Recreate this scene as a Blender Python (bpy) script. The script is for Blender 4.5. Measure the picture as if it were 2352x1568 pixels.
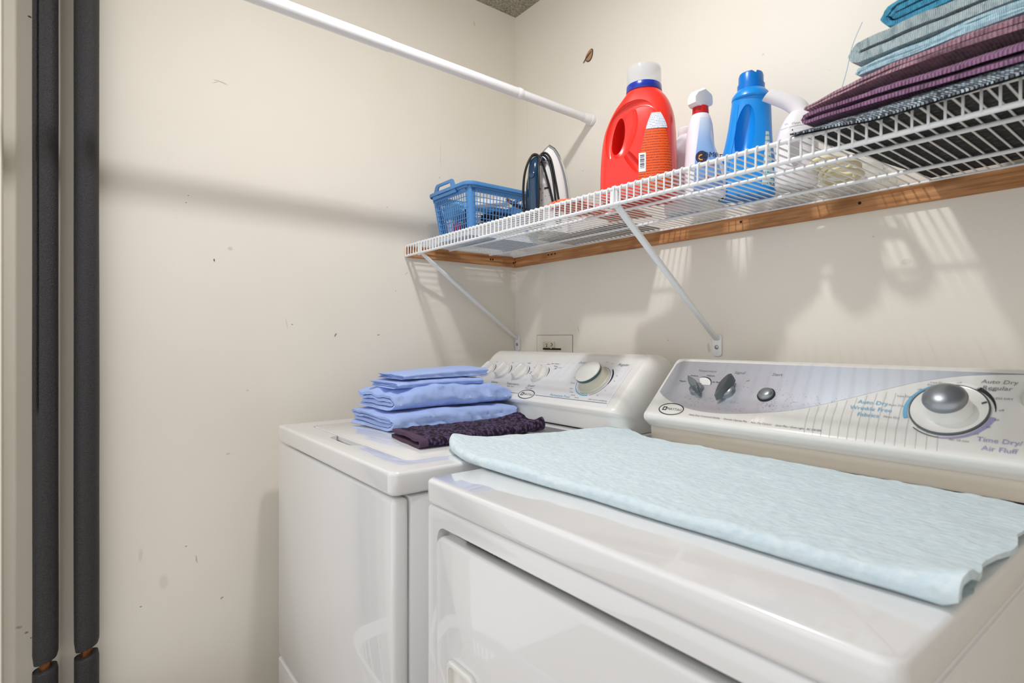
import bpy, bmesh, math, random
import numpy as np
from mathutils import Vector, Matrix, noise as mnoise
random.seed(7)
PI = math.pi
S = bpy.context.scene
COL = S.collection
for o in list(bpy.data.objects):
    bpy.data.objects.remove(o)

# ------------------------------------------------------------------ camera
CAM = (1.6938, -1.3312, 1.1451)
cd = bpy.data.cameras.new('camera')
cd.sensor_width = 36.0
cd.lens = 1295.9 / 2352 * 36
cd.shift_y = (776.7 - 784) / 2352
cd.clip_start = 0.02
cd.dof.use_dof = True
cd.dof.focus_distance = 1.45
cd.dof.aperture_fstop = 6.0
cam = bpy.data.objects.new('camera', cd)
COL.objects.link(cam)
cam.location = CAM
cam.rotation_euler = (PI / 2, 0, 0.9111)
S.camera = cam

# ------------------------------------------------------------------ world, lamps, exposure
w = bpy.data.worlds.new('world')
S.world = w
w.use_nodes = True
w.node_tree.nodes['Background'].inputs[0].default_value = (0.98, 0.985, 1.0, 1)
w.node_tree.nodes['Background'].inputs[1].default_value = 0.85

def lamp(name, kind, loc, energy, color, size):
    d = bpy.data.lights.new(name, kind)
    d.energy = energy
    d.color = color
    if kind == 'AREA':
        d.shape = 'RECTANGLE'
        d.size, d.size_y = size
    else:
        d.shadow_soft_size = size
    o = bpy.data.objects.new(name, d)
    COL.objects.link(o)
    o.location = loc
    return o
lamp('ceiling_lamp', 'AREA', (0.91, -0.81, 2.312), 6.2, (0.985, 0.985, 1.0), (0.075, 0.075))
lamp('ceiling_bulb', 'POINT', (0.91, -0.81, 2.306), 4.6, (0.985, 0.985, 1.0), 0.07)
S.view_settings.view_transform = 'Standard'
S.view_settings.look = 'None'
S.view_settings.gamma = 1
S.view_settings.use_curve_mapping = False
S.view_settings.exposure = 0.40

# ------------------------------------------------------------------ materials
def srgb(r, g, b):
    f = lambda c: c / 12.92 if c <= 0.04045 else ((c + 0.055) / 1.055) ** 2.4
    return (f(r / 255), f(g / 255), f(b / 255), 1)

class NT:
    """small helper around a material's node tree"""
    def __init__(s, m):
        s.t = m.node_tree
        s.n = s.t.nodes
        s.b = s.n['Principled BSDF']
    def add(s, typ, **kw):
        x = s.n.new(typ)
        for k, v in kw.items():
            if k.startswith('i_'):
                x.inputs[k[2:].replace('_', ' ')].default_value = v
            else:
                setattr(x, k, v)
        return x
    def link(s, a, b):
        s.t.links.new(a, b)
    def coord(s, scale=(1, 1, 1)):
        c = s.add('ShaderNodeTexCoord')
        m = s.add('ShaderNodeMapping')
        m.inputs['Scale'].default_value = scale
        s.link(c.outputs['Object'], m.inputs['Vector'])
        return m.outputs[0]
    def mix(s, fac, a, b):
        x = s.add('ShaderNodeMix', data_type='RGBA')
        for sock, v in ((x.inputs[0], fac), (x.inputs[6], a), (x.inputs[7], b)):
            if hasattr(v, 'node'):
                s.link(v, sock)
            else:
                sock.default_value = v
        return x.outputs[2]
    def ramp(s, src, stops):
        r = s.add('ShaderNodeValToRGB')
        e = r.color_ramp.elements
        while len(e) < len(stops):
            e.new(0.5)
        for el, (p, c) in zip(e, stops):
            el.position = p
            el.color = c if len(c) == 4 else (*c, 1)
        s.link(src, r.inputs[0])
        return r.outputs[0]
    def bump(s, h, strength=0.3, dist=0.002, normal=None):
        x = s.add('ShaderNodeBump')
        x.inputs['Strength'].default_value = strength
        x.inputs['Distance'].default_value = dist
        s.link(h, x.inputs['Height'])
        if normal is not None:
            s.link(normal, x.inputs['Normal'])
        s.link(x.outputs[0], s.b.inputs['Normal'])
        return x.outputs[0]
    def noise(s, vec, scale, detail=4, rough=0.55):
        x = s.add('ShaderNodeTexNoise')
        x.inputs['Scale'].default_value = scale
        x.inputs['Detail'].default_value = detail
        x.inputs['Roughness'].default_value = rough
        if vec is not None:
            s.link(vec, x.inputs['Vector'])
        return x.outputs['Fac']

MATS = {}
def mat(name, col, rough=0.5, metal=0.0, coat=0.0, spec=0.5, trans=0.0, alpha=1.0, ior=1.45, sheen=0.0, sss=0.0):
    m = bpy.data.materials.new(name)
    m.use_nodes = True
    b = m.node_tree.nodes['Principled BSDF']
    b.inputs['Base Color'].default_value = col
    b.inputs['Roughness'].default_value = rough
    b.inputs['Metallic'].default_value = metal
    b.inputs['Coat Weight'].default_value = coat
    b.inputs['Specular IOR Level'].default_value = spec
    b.inputs['Transmission Weight'].default_value = trans
    b.inputs['Alpha'].default_value = alpha
    b.inputs['IOR'].default_value = ior
    b.inputs['Sheen Weight'].default_value = sheen
    MATS[name] = m
    return m

BLK = (0, 0, 0, 1)
WHT = (1, 1, 1, 1)

def wall_mat(name, marks, axes):
    """cream paint with roller grain, faint blotches and a list of scuffs (u, v, half length, half height, angle, colour, strength)"""
    m = mat(name, srgb(238, 232, 221), rough=0.55, spec=0.3)
    k = NT(m)
    v = k.coord()
    base = k.mix(k.ramp(k.noise(v, 1.7, 3), [(0.35, BLK), (0.7, WHT)]), srgb(240, 234, 223), srgb(235, 229, 216))
    fine = k.ramp(k.noise(v, 95, 2), [(0.70, BLK), (0.78, WHT)])
    gate = k.ramp(k.noise(v, 5, 2), [(0.60, BLK), (0.72, (0.35, 0.35, 0.35))])
    mm = k.add('ShaderNodeMath', operation='MULTIPLY')
    k.link(fine, mm.inputs[0]); k.link(gate, mm.inputs[1])
    base = k.mix(mm.outputs[0], base, srgb(176, 158, 130))
    wob = k.add('ShaderNodeTexNoise')
    wob.inputs['Scale'].default_value = 60
    k.link(v, wob.inputs['Vector'])
    wm = k.add('ShaderNodeVectorMath', operation='MULTIPLY_ADD')
    k.link(wob.outputs['Color'], wm.inputs[0])
    wm.inputs[1].default_value = (0.006, 0.006, 0.006)
    k.link(v, wm.inputs[2])
    for (a, b, ra, rb, ang, col, st) in marks:
        mp = k.add('ShaderNodeMapping', vector_type='TEXTURE')
        if axes == 'yz':
            mp.inputs['Location'].default_value = (0.003, a + 0.003, b + 0.003)
            mp.inputs['Rotation'].default_value = (ang, 0, 0)
            mp.inputs['Scale'].default_value = (1, ra, rb)
        else:
            mp.inputs['Location'].default_value = (a + 0.003, 0.003, b + 0.003)
            mp.inputs['Rotation'].default_value = (0, -ang, 0)
            mp.inputs['Scale'].default_value = (ra, 1, rb)
        k.link(wm.outputs[0], mp.inputs['Vector'])
        ln = k.add('ShaderNodeVectorMath', operation='LENGTH')
        k.link(mp.outputs[0], ln.inputs[0])
        f = k.ramp(ln.outputs['Value'], [(0.55, (st, st, st)), (1.0, BLK)])
        base = k.mix(f, base, col)
    k.link(base, k.b.inputs['Base Color'])
    k.bump(k.noise(v, 420, 2), 0.10, 0.0006)
    return m

DK = srgb(92, 80, 60); BR = srgb(150, 125, 95); GY = srgb(175, 165, 148)
MARKS_L = [(-1.018, 1.84, .022, .0016, -.12, GY, .8), (-1.03, 1.835, .010, .0012, .4, BR, .6),
           (-1.033, 1.355, .0022, .0045, .1, DK, 1), (-.70, 1.156, .003, .008, -.45, srgb(120, 110, 95), .9),
           (-1.10, 1.50, .003, .002, 0, BR, .6), (-1.095, 1.52, .0022, .0018, 0, DK, .6), (-.995, 1.39, .008, .006, 0, GY, .35),
           (-.83, 1.185, .003, .002, .2, DK, .7), (-.56, 1.156, .006, .0018, 0, DK, .7), (-.845, 1.19, .0015, .02, .2, GY, .35),
           (-1.20, .47, .003, .002, .2, DK, .7), (-1.10, .60, .003, .002, 0, DK, .6), (-1.075, .56, .002, .014, .15, BR, .5),
           (-1.015, .44, .005, .003, .6, BR, .7), (-1.20, .60, .006, .02, 0, GY, .22), (-1.15, .52, .012, .022, 0, GY, .20),
           (-1.412, 1.88, .006, .0025, -.3, DK, 1), (-1.418, .475, .004, .003, .2, BR, .8), (-1.43, .49, .008, .004, 0, BR, .5),
           (-1.409, .46, .002, .002, 0, DK, .8), (-.46, 1.36, .006, .0016, .7, DK, .5), (-.50, 1.30, .0025, .002, 0, DK, .5),
           (-.53, 1.57, .004, .0014, -.4, DK, .4), (-.33, 1.78, .0008, .06, 0, GY, .5), (-.335, 1.70, .002, .0025, 0, DK, .6),
           (-1.0, .83, .006, .003, .1, BR, .3), (-.95, 1.0, .004, .003, .1, BR, .3), (-.19, 2.28, .003, .012, .35, GY, .5)]
MARKS_B = [(.36, 1.70, .002, .002, 0, DK, .6), (.38, 1.61, .002, .002, 0, DK, .6), (.40, 1.53, .002, .002, 0, DK, .5),
           (.012, 1.205, .0015, .0015, 0, DK, .9), (.30, 1.21, .0015, .0015, 0, DK, .5), (.34, 1.175, .002, .02, .35, BR, .35),
           (1.02, 1.62, .002, .002, 0, DK, .5), (.83, 1.12, .006, .015, .2, BR, .3), (.70, 1.14, .003, .003, 0, BR, .4),
           (1.22, 1.36, .003, .002, 0, GY, .5), (1.28, 1.30, .012, .008, 0, GY, .25), (.07, 1.95, .0008, .12, 0, GY, .4),
           (.98, 1.84, .004, .003, 0, GY, .3)]
wall_mat('wall_paint_left', MARKS_L, 'yz')
wall_mat('wall_paint_back', MARKS_B, 'xz')
wall_mat('wall_paint_plain', [], 'xz')

def m_ceiling():
    m = mat('ceiling_texture', srgb(214, 206, 190), rough=0.9)
    k = NT(m)
    v = k.coord()
    n = k.noise(v, 150, 5, 0.65)
    k.link(k.mix(k.ramp(n, [(0.38, BLK), (0.62, WHT)]), srgb(150, 143, 128), srgb(226, 219, 204)), k.b.inputs['Base Color'])
    k.bump(n, 1.0, 0.012)
m_ceiling()

def m_floor():
    m = mat('floor_vinyl', srgb(150, 132, 110), rough=0.45)
    k = NT(m)
    v = k.coord()
    k.link(k.mix(k.noise(v, 12, 5), srgb(138, 120, 98), srgb(168, 150, 128)), k.b.inputs['Base Color'])
m_floor()

def m_wood():
    m = mat('pine_wood', srgb(176, 128, 88), rough=0.55, spec=0.3)
    k = NT(m)
    c = k.add('ShaderNodeTexCoord')
    def grain(sc, d):
        mp = k.add('ShaderNodeMapping')
        mp.inputs['Scale'].default_value = sc
        k.link(c.outputs['Generated'], mp.inputs['Vector'])
        return k.noise(mp.outputs[0], 1.0, d, 0.6)
    oc = k.coord((5, 5, 150))
    g = k.noise(oc, 1.0, 5, 0.6)
    big = k.noise(k.coord((9, 9, 30)), 1.0, 3)
    col = k.mix(k.ramp(g, [(0.36, BLK), (0.66, WHT)]), srgb(170, 112, 68), srgb(208, 156, 108))
    col = k.mix(k.ramp(big, [(0.52, BLK), (0.72, (0.7, 0.7, 0.7))]), col, srgb(128, 84, 50))
    vo = k.add('ShaderNodeTexVoronoi', feature='F1')
    vo.inputs['Scale'].default_value = 1
    k.link(k.coord((5.5, 5.5, 14)), vo.inputs['Vector'])
    knot = k.ramp(vo.outputs['Distance'], [(0.03, (0.85, 0.85, 0.85)), (0.13, BLK)])
    col = k.mix(knot, col, srgb(82, 52, 30))
    k.link(col, k.b.inputs['Base Color'])
    k.bump(g, 0.25, 0.001)
m_wood()

def m_noisebump(name, col, col2, rough, scale, strength, dist, metal=0, coat=0, sheen=0, spec=.5, aniso=None, detail=4):
    m = mat(name, col, rough, metal, coat, spec=spec, sheen=sheen)
    k = NT(m)
    v = k.coord(aniso or (1, 1, 1))
    n = k.noise(v, scale, detail, 0.6)
    if col2:
        k.link(k.mix(k.ramp(n, [(0.32, BLK), (0.68, WHT)]), col, col2), k.b.inputs['Base Color'])
    k.bump(n, strength, dist)
    return m

def enamel(name, col, rough, scr=True):
    m = mat(name, col, rough=rough, coat=1.0, spec=0.5)
    k = NT(m)
    k.b.inputs['Coat Roughness'].default_value = 0.03
    v = k.coord()
    k.bump(k.noise(v, 260, 2), 0.03, 0.0004)
    return m
enamel('white_enamel', srgb(234, 234, 234), 0.22)
enamel('white_plastic', srgb(238, 237, 232), 0.30)
enamel('bisque_plastic', srgb(212, 201, 183), 0.4)
mat('dark_gap', srgb(22, 20, 18), rough=0.8)
mat('black_rubber', srgb(24, 24, 24), rough=0.6)
mat('wire_white', srgb(238, 240, 242), rough=0.28, coat=0.3)
mat('steel', srgb(165, 165, 165), rough=0.3, metal=1)
mat('chrome', srgb(215, 218, 222), rough=0.15, metal=1)
mat('print_black', srgb(38, 38, 42), rough=0.6)
mat('print_grey', srgb(132, 134, 138), rough=0.6)
mat('print_silver', srgb(190, 190, 186), rough=0.5)
mat('print_blue', srgb(112, 178, 214), rough=0.6)
mat('print_navy', srgb(40, 44, 78), rough=0.6)
mat('print_lavender', srgb(160, 156, 200), rough=0.6)
mat('print_red', srgb(186, 44, 58), rough=0.6)
mat('print_white', srgb(238, 238, 236), rough=0.6)
mat('knob_green', srgb(66, 92, 94), rough=0.3)
mat('knob_cream', srgb(206, 202, 184), rough=0.35)
mat('silver_paint', srgb(150, 155, 160), rough=0.32, metal=0.75)
mat('silver_dark', srgb(112, 118, 122), rough=0.3, metal=0.7)

def m_fascia():
    m = mat('silver_fascia', srgb(200, 206, 214), rough=0.34, metal=0.65)
    k = NT(m)
    v = k.coord()
    sep = k.add('ShaderNodeSeparateXYZ')
    k.link(v, sep.inputs[0])
    dots = k.noise(v, 210, 2)
    patch = k.noise(v, 26, 3)
    low = k.add('ShaderNodeMapRange')
    k.link(sep.outputs['Z'], low.inputs[0])
    low.inputs[1].default_value = 1.085
    low.inputs[2].default_value = 0.99
    a = k.ramp(dots, [(0.60, BLK), (0.66, WHT)])
    b = k.ramp(patch, [(0.40, BLK), (0.60, WHT)])
    m1 = k.add('ShaderNodeMath', operation='MULTIPLY'); k.link(a, m1.inputs[0]); k.link(b, m1.inputs[1])
    m2 = k.add('ShaderNodeMath', operation='MULTIPLY'); k.link(m1.outputs[0], m2.inputs[0]); k.link(low.outputs[0], m2.inputs[1])
    k.link(k.mix(m2.outputs[0], srgb(204, 210, 218), srgb(140, 145, 154)), k.b.inputs['Base Color'])
m_fascia()

m_noisebump('foam_black', srgb(38, 37, 38), srgb(58, 57, 58), 0.5, 380, 0.9, 0.002, spec=.5, detail=2)
m_noisebump('copper', srgb(168, 112, 72), srgb(120, 76, 46), 0.35, 60, 0.1, 0.001, metal=0.9)
def m_cotton():
    m = mat('sheet_cotton', srgb(166, 190, 244), rough=0.85, sheen=.15)
    k = NT(m)
    v = k.coord((1, 1, 1.6))
    a = k.add('ShaderNodeTexNoise', noise_type='RIDGED_MULTIFRACTAL')
    a.inputs['Scale'].default_value = 13
    a.inputs['Detail'].default_value = 2
    a.inputs['Distortion'].default_value = .6
    k.link(v, a.inputs['Vector'])
    n1 = k.bump(a.outputs['Fac'], .55, .014)
    k.bump(k.noise(v, 900, 2), .12, .0005, n1)
    k.link(k.mix(k.noise(v, 20, 2), srgb(160, 184, 240), srgb(176, 200, 248)), k.b.inputs['Base Color'])
m_cotton()
def m_nap():
    m = mat('terry_purple', srgb(72, 52, 90), rough=0.95)
    k = NT(m)
    v = k.coord((1, 1.5, 1))
    vo = k.add('ShaderNodeTexVoronoi', feature='F1')
    vo.inputs['Scale'].default_value = 105
    k.link(v, vo.inputs['Vector'])
    n = k.noise(v, 45, 4, .65)
    mx = k.add('ShaderNodeMath', operation='MULTIPLY'); k.link(vo.outputs['Distance'], mx.inputs[0]); k.link(n, mx.inputs[1])
    k.link(k.ramp(mx.outputs[0], [(.12, srgb(88, 68, 104)), (.26, srgb(50, 36, 62)), (.36, srgb(18, 11, 24))]), k.b.inputs['Base Color'])
    k.bump(mx.outputs[0], -0.9, .006)
m_nap()
m_noisebump('hem_purple', srgb(92, 68, 92), srgb(76, 54, 78), 0.9, 500, 0.3, 0.001)
def m_rib(name, c1, c2, scale, vecscale, dist, sheen=.2, ribs=150, rcol=.06):
    m = mat(name, c1, rough=0.95, sheen=sheen)
    k = NT(m)
    v = k.coord(vecscale)
    n = k.noise(v, scale, 3, 0.6)
    n2 = k.noise(k.coord(), 900, 2)
    wv = k.add('ShaderNodeTexWave', bands_direction='X')
    wv.inputs['Scale'].default_value = ribs
    wv.inputs['Distortion'].default_value = 3.0
    wv.inputs['Detail Scale'].default_value = .6
    k.link(k.coord(), wv.inputs['Vector'])
    mx = k.add('ShaderNodeMath', operation='MULTIPLY_ADD'); k.link(n2, mx.inputs[0]); mx.inputs[1].default_value = 0.5; k.link(n, mx.inputs[2])
    my = k.add('ShaderNodeMath', operation='ADD'); k.link(mx.outputs[0], my.inputs[0])
    mw = k.add('ShaderNodeMath', operation='MULTIPLY'); k.link(wv.outputs['Fac'], mw.inputs[0]); mw.inputs[1].default_value = .35 + rcol * 2; k.link(mw.outputs[0], my.inputs[1])
    mz = k.add('ShaderNodeMath', operation='MULTIPLY_ADD'); k.link(wv.outputs['Fac'], mz.inputs[0]); mz.inputs[1].default_value = rcol; k.link(n, mz.inputs[2])
    k.link(k.mix(k.ramp(mz.outputs[0], [(0.30, BLK), (0.50 + rcol, WHT)]), c2, c1), k.b.inputs['Base Color'])
    k.bump(my.outputs[0], 0.9, dist)
m_rib('terry_greyblue', srgb(206, 228, 232), srgb(150, 182, 190), 60, (2.5, 2, 1), 0.005)
m_rib('terry_bright', srgb(62, 178, 220), srgb(26, 134, 182), 70, (2.5, 2, 1), 0.005)
m_rib('cloth_paleblue', srgb(190, 226, 238), srgb(136, 186, 208), 90, (2, 2, 1), 0.002)
m_rib('cloth_midblue', srgb(92, 146, 176), srgb(60, 112, 146), 90, (2, 2, 1), 0.002)
m_rib('cloth_navy', srgb(52, 66, 78), srgb(26, 34, 42), 80, (2, 2, 1), 0.003)
m_rib('woven_pink', srgb(200, 154, 172), srgb(138, 96, 116), 45, (2, 2, 2), 0.006, .2, 70, .16)
m_rib('woven_plum', srgb(158, 108, 150), srgb(92, 54, 88), 60, (2, 2, 1), 0.005, .2, 75, .14)
m_rib('woven_darkplum', srgb(84, 48, 78), srgb(44, 22, 42), 60, (3.5, 2, 1), 0.004)

def m_weave():
    m = mat('woven_grey', srgb(100, 110, 120), rough=0.9)
    k = NT(m)
    b = k.add('ShaderNodeTexBrick')
    b.inputs['Scale'].default_value = 1
    b.inputs['Brick Width'].default_value = 0.0062
    b.inputs['Row Height'].default_value = 0.0026
    b.inputs['Mortar Size'].default_value = 0.0005
    b.inputs['Color1'].default_value = srgb(176, 192, 204)
    b.inputs['Color2'].default_value = srgb(44, 48, 52)
    b.inputs['Mortar'].default_value = srgb(22, 22, 24)
    mp = k.add('ShaderNodeMapping')
    mp.inputs['Rotation'].default_value = (0, 0, 0.7)
    k.link(k.coord(), mp.inputs['Vector'])
    k.link(mp.outputs[0], b.inputs['Vector'])
    dark = k.mix(k.noise(k.coord(), 6, 2), b.outputs['Color'], b.outputs['Color'])
    k.link(dark, k.b.inputs['Base Color'])
    k.bump(b.outputs['Fac'], -0.8, 0.0015)
m_weave()
def m_weave_under():
    m = mat('woven_underside', srgb(40, 42, 44), rough=0.9)
    k = NT(m)
    n = k.noise(k.coord((1, 4, 1)), 60, 4, 0.65)
    k.link(k.ramp(n, [(0.5, srgb(26, 26, 28)), (0.62, srgb(62, 64, 66)), (0.72, srgb(140, 142, 142))]), k.b.inputs['Base Color'])
    k.bump(n, 0.8, 0.002)
m_weave_under()

def m_mat():
    m = mat('quilted_paleblue', srgb(206, 226, 230), rough=0.9)
    k = NT(m)
    v = k.coord((1, 1.7, 1))
    n = k.noise(v, 62, 4, 0.6)
    big = k.noise(v, 16, 2)
    vo = k.add('ShaderNodeTexVoronoi', feature='SMOOTH_F1')
    vo.inputs['Scale'].default_value = 95
    k.link(v, vo.inputs['Vector'])
    mx = k.add('ShaderNodeMath', operation='ADD'); k.link(n, mx.inputs[0]); k.link(vo.outputs['Distance'], mx.inputs[1])
    m2 = k.add('ShaderNodeMath', operation='ADD'); k.link(mx.outputs[0], m2.inputs[0]); k.link(big, m2.inputs[1])
    k.link(k.mix(k.ramp(n, [(0.35, BLK), (0.65, WHT)]), srgb(209, 227, 235), srgb(222, 236, 240)), k.b.inputs['Base Color'])
    k.bump(m2.outputs[0], 0.6, 0.0035)
m_mat()

mat('basket_blue', srgb(84, 144, 206), rough=0.4, spec=.5)
mat('bottle_red', srgb(236, 54, 44), rough=0.3, coat=0.2)
mat('cap_navy', srgb(30, 52, 158), rough=0.25, coat=.3)
mat('bottle_blue', srgb(20, 142, 228), rough=0.34, coat=0.15)
mat('cap_blue', srgb(0, 118, 206), rough=0.3)
mat('bottle_white', srgb(232, 232, 240), rough=0.4)
mat('head_white', srgb(244, 243, 246), rough=0.35)
mat('collar_red', srgb(198, 30, 34), rough=0.35)
def m_clear(name, tint, a):
    m = mat(name, tint, rough=0.12, ior=1.3)
    m.node_tree.nodes['Principled BSDF'].inputs['Alpha'].default_value = a
    return m
m_clear('cap_clear', srgb(222, 225, 228), 0.22)
m_clear('plastic_clear', srgb(236, 238, 236), 0.28)

def m_lines(name, ground, ink, freq, thr, broken=60):
    """flat print: rows of tiny unreadable text"""
    m = mat(name, ground, rough=0.45)
    k = NT(m)
    c = k.add('ShaderNodeTexCoord')
    sep = k.add('ShaderNodeSeparateXYZ')
    k.link(c.outputs['UV'], sep.inputs[0])
    s1 = k.add('ShaderNodeMath', operation='MULTIPLY'); k.link(sep.outputs['Y'], s1.inputs[0]); s1.inputs[1].default_value = freq * 2 * PI
    s2 = k.add('ShaderNodeMath', operation='SINE'); k.link(s1.outputs[0], s2.inputs[0])
    s3 = k.ramp(s2.outputs[0], [(0.35, BLK), (0.55, WHT)])
    mp = k.add('ShaderNodeMapping'); mp.inputs['Scale'].default_value = (broken, freq * 1.0, 1)
    k.link(c.outputs['UV'], mp.inputs['Vector'])
    n = k.ramp(k.noise(mp.outputs[0], 1.0, 2), [(thr, BLK), (thr + 0.06, WHT)])
    q = k.add('ShaderNodeMath', operation='MULTIPLY'); k.link(s3, q.inputs[0]); k.link(n, q.inputs[1])
    k.link(k.mix(q.outputs[0], ground, ink), k.b.inputs['Base Color'])
m_lines('label_orange', srgb(238, 92, 34), srgb(150, 48, 26), 30, 0.42)
m_lines('label_white', srgb(226, 230, 238), srgb(120, 140, 180), 9, 0.45, 30)
m_lines('label_aqua', srgb(206, 222, 216), srgb(40, 150, 190), 10, 0.45, 12)
m_lines('label_grey', srgb(206, 202, 198), srgb(110, 108, 106), 8, 0.58, 16)
m_lines('orange_print', srgb(240, 110, 70), srgb(150, 30, 20), 5, 0.55, 6)
m_lines('packet_mixed', srgb(226, 120, 84), srgb(70, 130, 124), 4, 0.5, 5)
m_lines('paper_written', srgb(244, 243, 238), srgb(40, 40, 44), 7, 0.60, 20)
m_lines('medicine_print', srgb(232, 232, 232), srgb(70, 110, 170), 6, 0.5, 8)
def m_spray():
    m = mat('label_spray', srgb(140, 176, 226), rough=0.4)
    k = NT(m)
    c = k.add('ShaderNodeTexCoord')
    sep = k.add('ShaderNodeSeparateXYZ')
    k.link(c.outputs['UV'], sep.inputs[0])
    g = k.ramp(sep.outputs['Y'], [(0.0, srgb(104, 132, 190)), (0.3, srgb(110, 160, 224)), (0.7, srgb(150, 184, 230)), (1, srgb(206, 218, 238))])
    k.link(g, k.b.inputs['Base Color'])
m_spray()
mat('bag_kraft', srgb(150, 132, 120), rough=0.8)
mat('box_red', srgb(206, 40, 58), rough=0.4)
mat('box_brown', srgb(110, 72, 58), rough=0.6)
mat('bag_dark', srgb(60, 52, 52), rough=0.5)
mat('cloth_skyblue', srgb(128, 186, 232), rough=0.8)
mat('iron_blue', srgb(20, 56, 84), rough=0.18, coat=0.5)
mat('iron_white', srgb(238, 238, 238), rough=0.25, coat=.3)
mat('cord_black', srgb(22, 22, 24), rough=0.4)
mat('cord_cream', srgb(232, 222, 186), rough=0.45)
mat('steamer_white', srgb(240, 236, 238), rough=0.3)
mat('steamer_grey', srgb(170, 164, 168), rough=0.35)
mat('thread_blue', srgb(170, 200, 216), rough=0.8)
mat('leaf_brown', srgb(176, 142, 108), rough=0.8)
mat('leaf_dark', srgb(92, 66, 44), rough=0.8)
mat('outlet_ivory', srgb(226, 216, 196), rough=0.45)
mat('plate_paint', srgb(205, 193, 170), rough=0.5)
mat('basket_white', srgb(236, 236, 234), rough=0.4)

# ------------------------------------------------------------------ object helpers
OFF = {}
def thing(name, label, cat, loc, group=None):
    o = bpy.data.objects.new(name, None)
    COL.objects.link(o)
    o.location = loc
    o.empty_display_size = 0.03
    o['label'] = label
    o['category'] = cat
    if group:
        o['group'] = group
    OFF[o.name] = Vector(loc)
    return o

def finish(me, ang=40):
    for p in me.polygons:
        p.use_smooth = True
    try:
        me.set_sharp_from_angle(angle=math.radians(ang))
    except Exception:
        pass

def part(name, bm, m, parent=None, ang=40, label=None, kind=None):
    """bmesh in world coordinates -> ONE mesh object, child of parent (which may be a thing or a part)"""
    me = bpy.data.meshes.new(name) if not isinstance(bm, bpy.types.Mesh) else bm
    if not isinstance(bm, bpy.types.Mesh):
        bmesh.ops.recalc_face_normals(bm, faces=bm.faces)
        bm.to_mesh(me)
        bm.free()
    o = bpy.data.objects.new(name, me)
    COL.objects.link(o)
    if parent is not None:
        off = OFF[parent.name]
        me.transform(Matrix.Translation(-off))
        o.parent = parent
        OFF[o.name] = off
    else:
        OFF[o.name] = Vector((0, 0, 0))
    me.materials.clear()
    me.materials.append(MATS[m])
    finish(me, ang)
    if label:
        o['label'] = label
    if kind:
        o['kind'] = kind
    return o

def solo(name, bm, m, label, cat, group=None, ang=40):
    o = part(name, bm, m, None, ang)
    o['label'] = label
    o['category'] = cat
    if group:
        o['group'] = group
    return o

def struct(name, bm, m):
    o = part(name, bm, m, None, 30)
    o['kind'] = 'structure'
    return o

def B():
    return bmesh.new()

def merge(bm, src):
    """append bmesh src into bm"""
    me = bpy.data.meshes.new('tmp')
    src.to_mesh(me); src.free()
    bm.from_mesh(me)
    bpy.data.meshes.remove(me)

def box(bm, lo, hi, bev=0.0, seg=2, M=None):
    t = B()
    r = bmesh.ops.create_cube(t, size=1)
    for v in t.verts:
        v.co = Vector(((lo[i] + hi[i]) / 2 + v.co[i] * (hi[i] - lo[i]) for i in range(3)))
    if bev > 0:
        bmesh.ops.bevel(t, geom=list(t.edges), offset=bev, segments=seg, profile=0.5, affect='EDGES')
    if M is not None:
        t.transform(M)
    merge(bm, t)
    return bm

def boxp(name, lo, hi, m, parent, bev=0.002, seg=2, M=None):
    return part(name, box(B(), lo, hi, bev, seg, M), m, parent)

def tube(bm, pts, r, n=8, caps=True, closed=False):
    pts = [Vector(p) for p in pts]
    rr = r if isinstance(r, (list, tuple)) else [r] * len(pts)
    N = len(pts)
    rings = []
    up = None
    for i, p in enumerate(pts):
        a = pts[i - 1] if (i > 0 or closed) else pts[i]
        b = pts[(i + 1) % N] if (i < N - 1 or closed) else pts[i]
        d = (b - a)
        if d.length < 1e-9:
            d = Vector((0, 0, 1))
        d.normalize()
        if up is None:
            up = Vector((0, 0, 1)) if abs(d.z) < 0.9 else Vector((1, 0, 0))
        u = (up - d * up.dot(d))
        if u.length < 1e-6:
            u = d.orthogonal()
        u.normalize()
        up = u
        v = d.cross(u)
        rings.append([bm.verts.new(p + (u * math.cos(2 * PI * k / n) + v * math.sin(2 * PI * k / n)) * rr[i]) for k in range(n)])
    for i in range(N - (0 if closed else 1)):
        A, C = rings[i], rings[(i + 1) % N]
        for k in range(n):
            bm.faces.new((A[k], A[(k + 1) % n], C[(k + 1) % n], C[k]))
    if caps and not closed:
        bm.faces.new(rings[0][::-1])
        bm.faces.new(rings[-1])
    return bm

def lathe(bm, prof, origin, axis, n=40, cap=True):
    """prof: (radius, height) along axis"""
    axis = Vector(axis).normalized()
    u = axis.orthogonal().normalized()
    v = axis.cross(u)
    o = Vector(origin)
    rings = []
    for (r, h) in prof:
        if r < 1e-6:
            rings.append([bm.verts.new(o + axis * h)])
        else:
            rings.append([bm.verts.new(o + axis * h + (u * math.cos(2 * PI * k / n) + v * math.sin(2 * PI * k / n)) * r) for k in range(n)])
    for A, C in zip(rings, rings[1:]):
        for k in range(n):
            k2 = (k + 1) % n
            if len(A) == 1 and len(C) == 1:
                continue
            if len(A) == 1:
                bm.faces.new((A[0], C[k], C[k2]))
            elif len(C) == 1:
                bm.faces.new((A[k], A[k2], C[0]))
            else:
                bm.faces.new((A[k], A[k2], C[k2], C[k]))
    for R in (rings[0], rings[-1]):
        if cap and len(R) > 2:
            bm.faces.new(R)
    return bm

def loft(bm, rings, cap=True, closed=True):
    V = [[bm.verts.new(p) for p in r] for r in rings]
    n = len(V[0])
    for A, C in zip(V, V[1:]):
        for k in range(n if closed else n - 1):
            bm.faces.new((A[k], A[(k + 1) % n], C[(k + 1) % n], C[k]))
    if cap:
        bm.faces.new(V[0][::-1])
        bm.faces.new(V[-1])
    return bm

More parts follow.
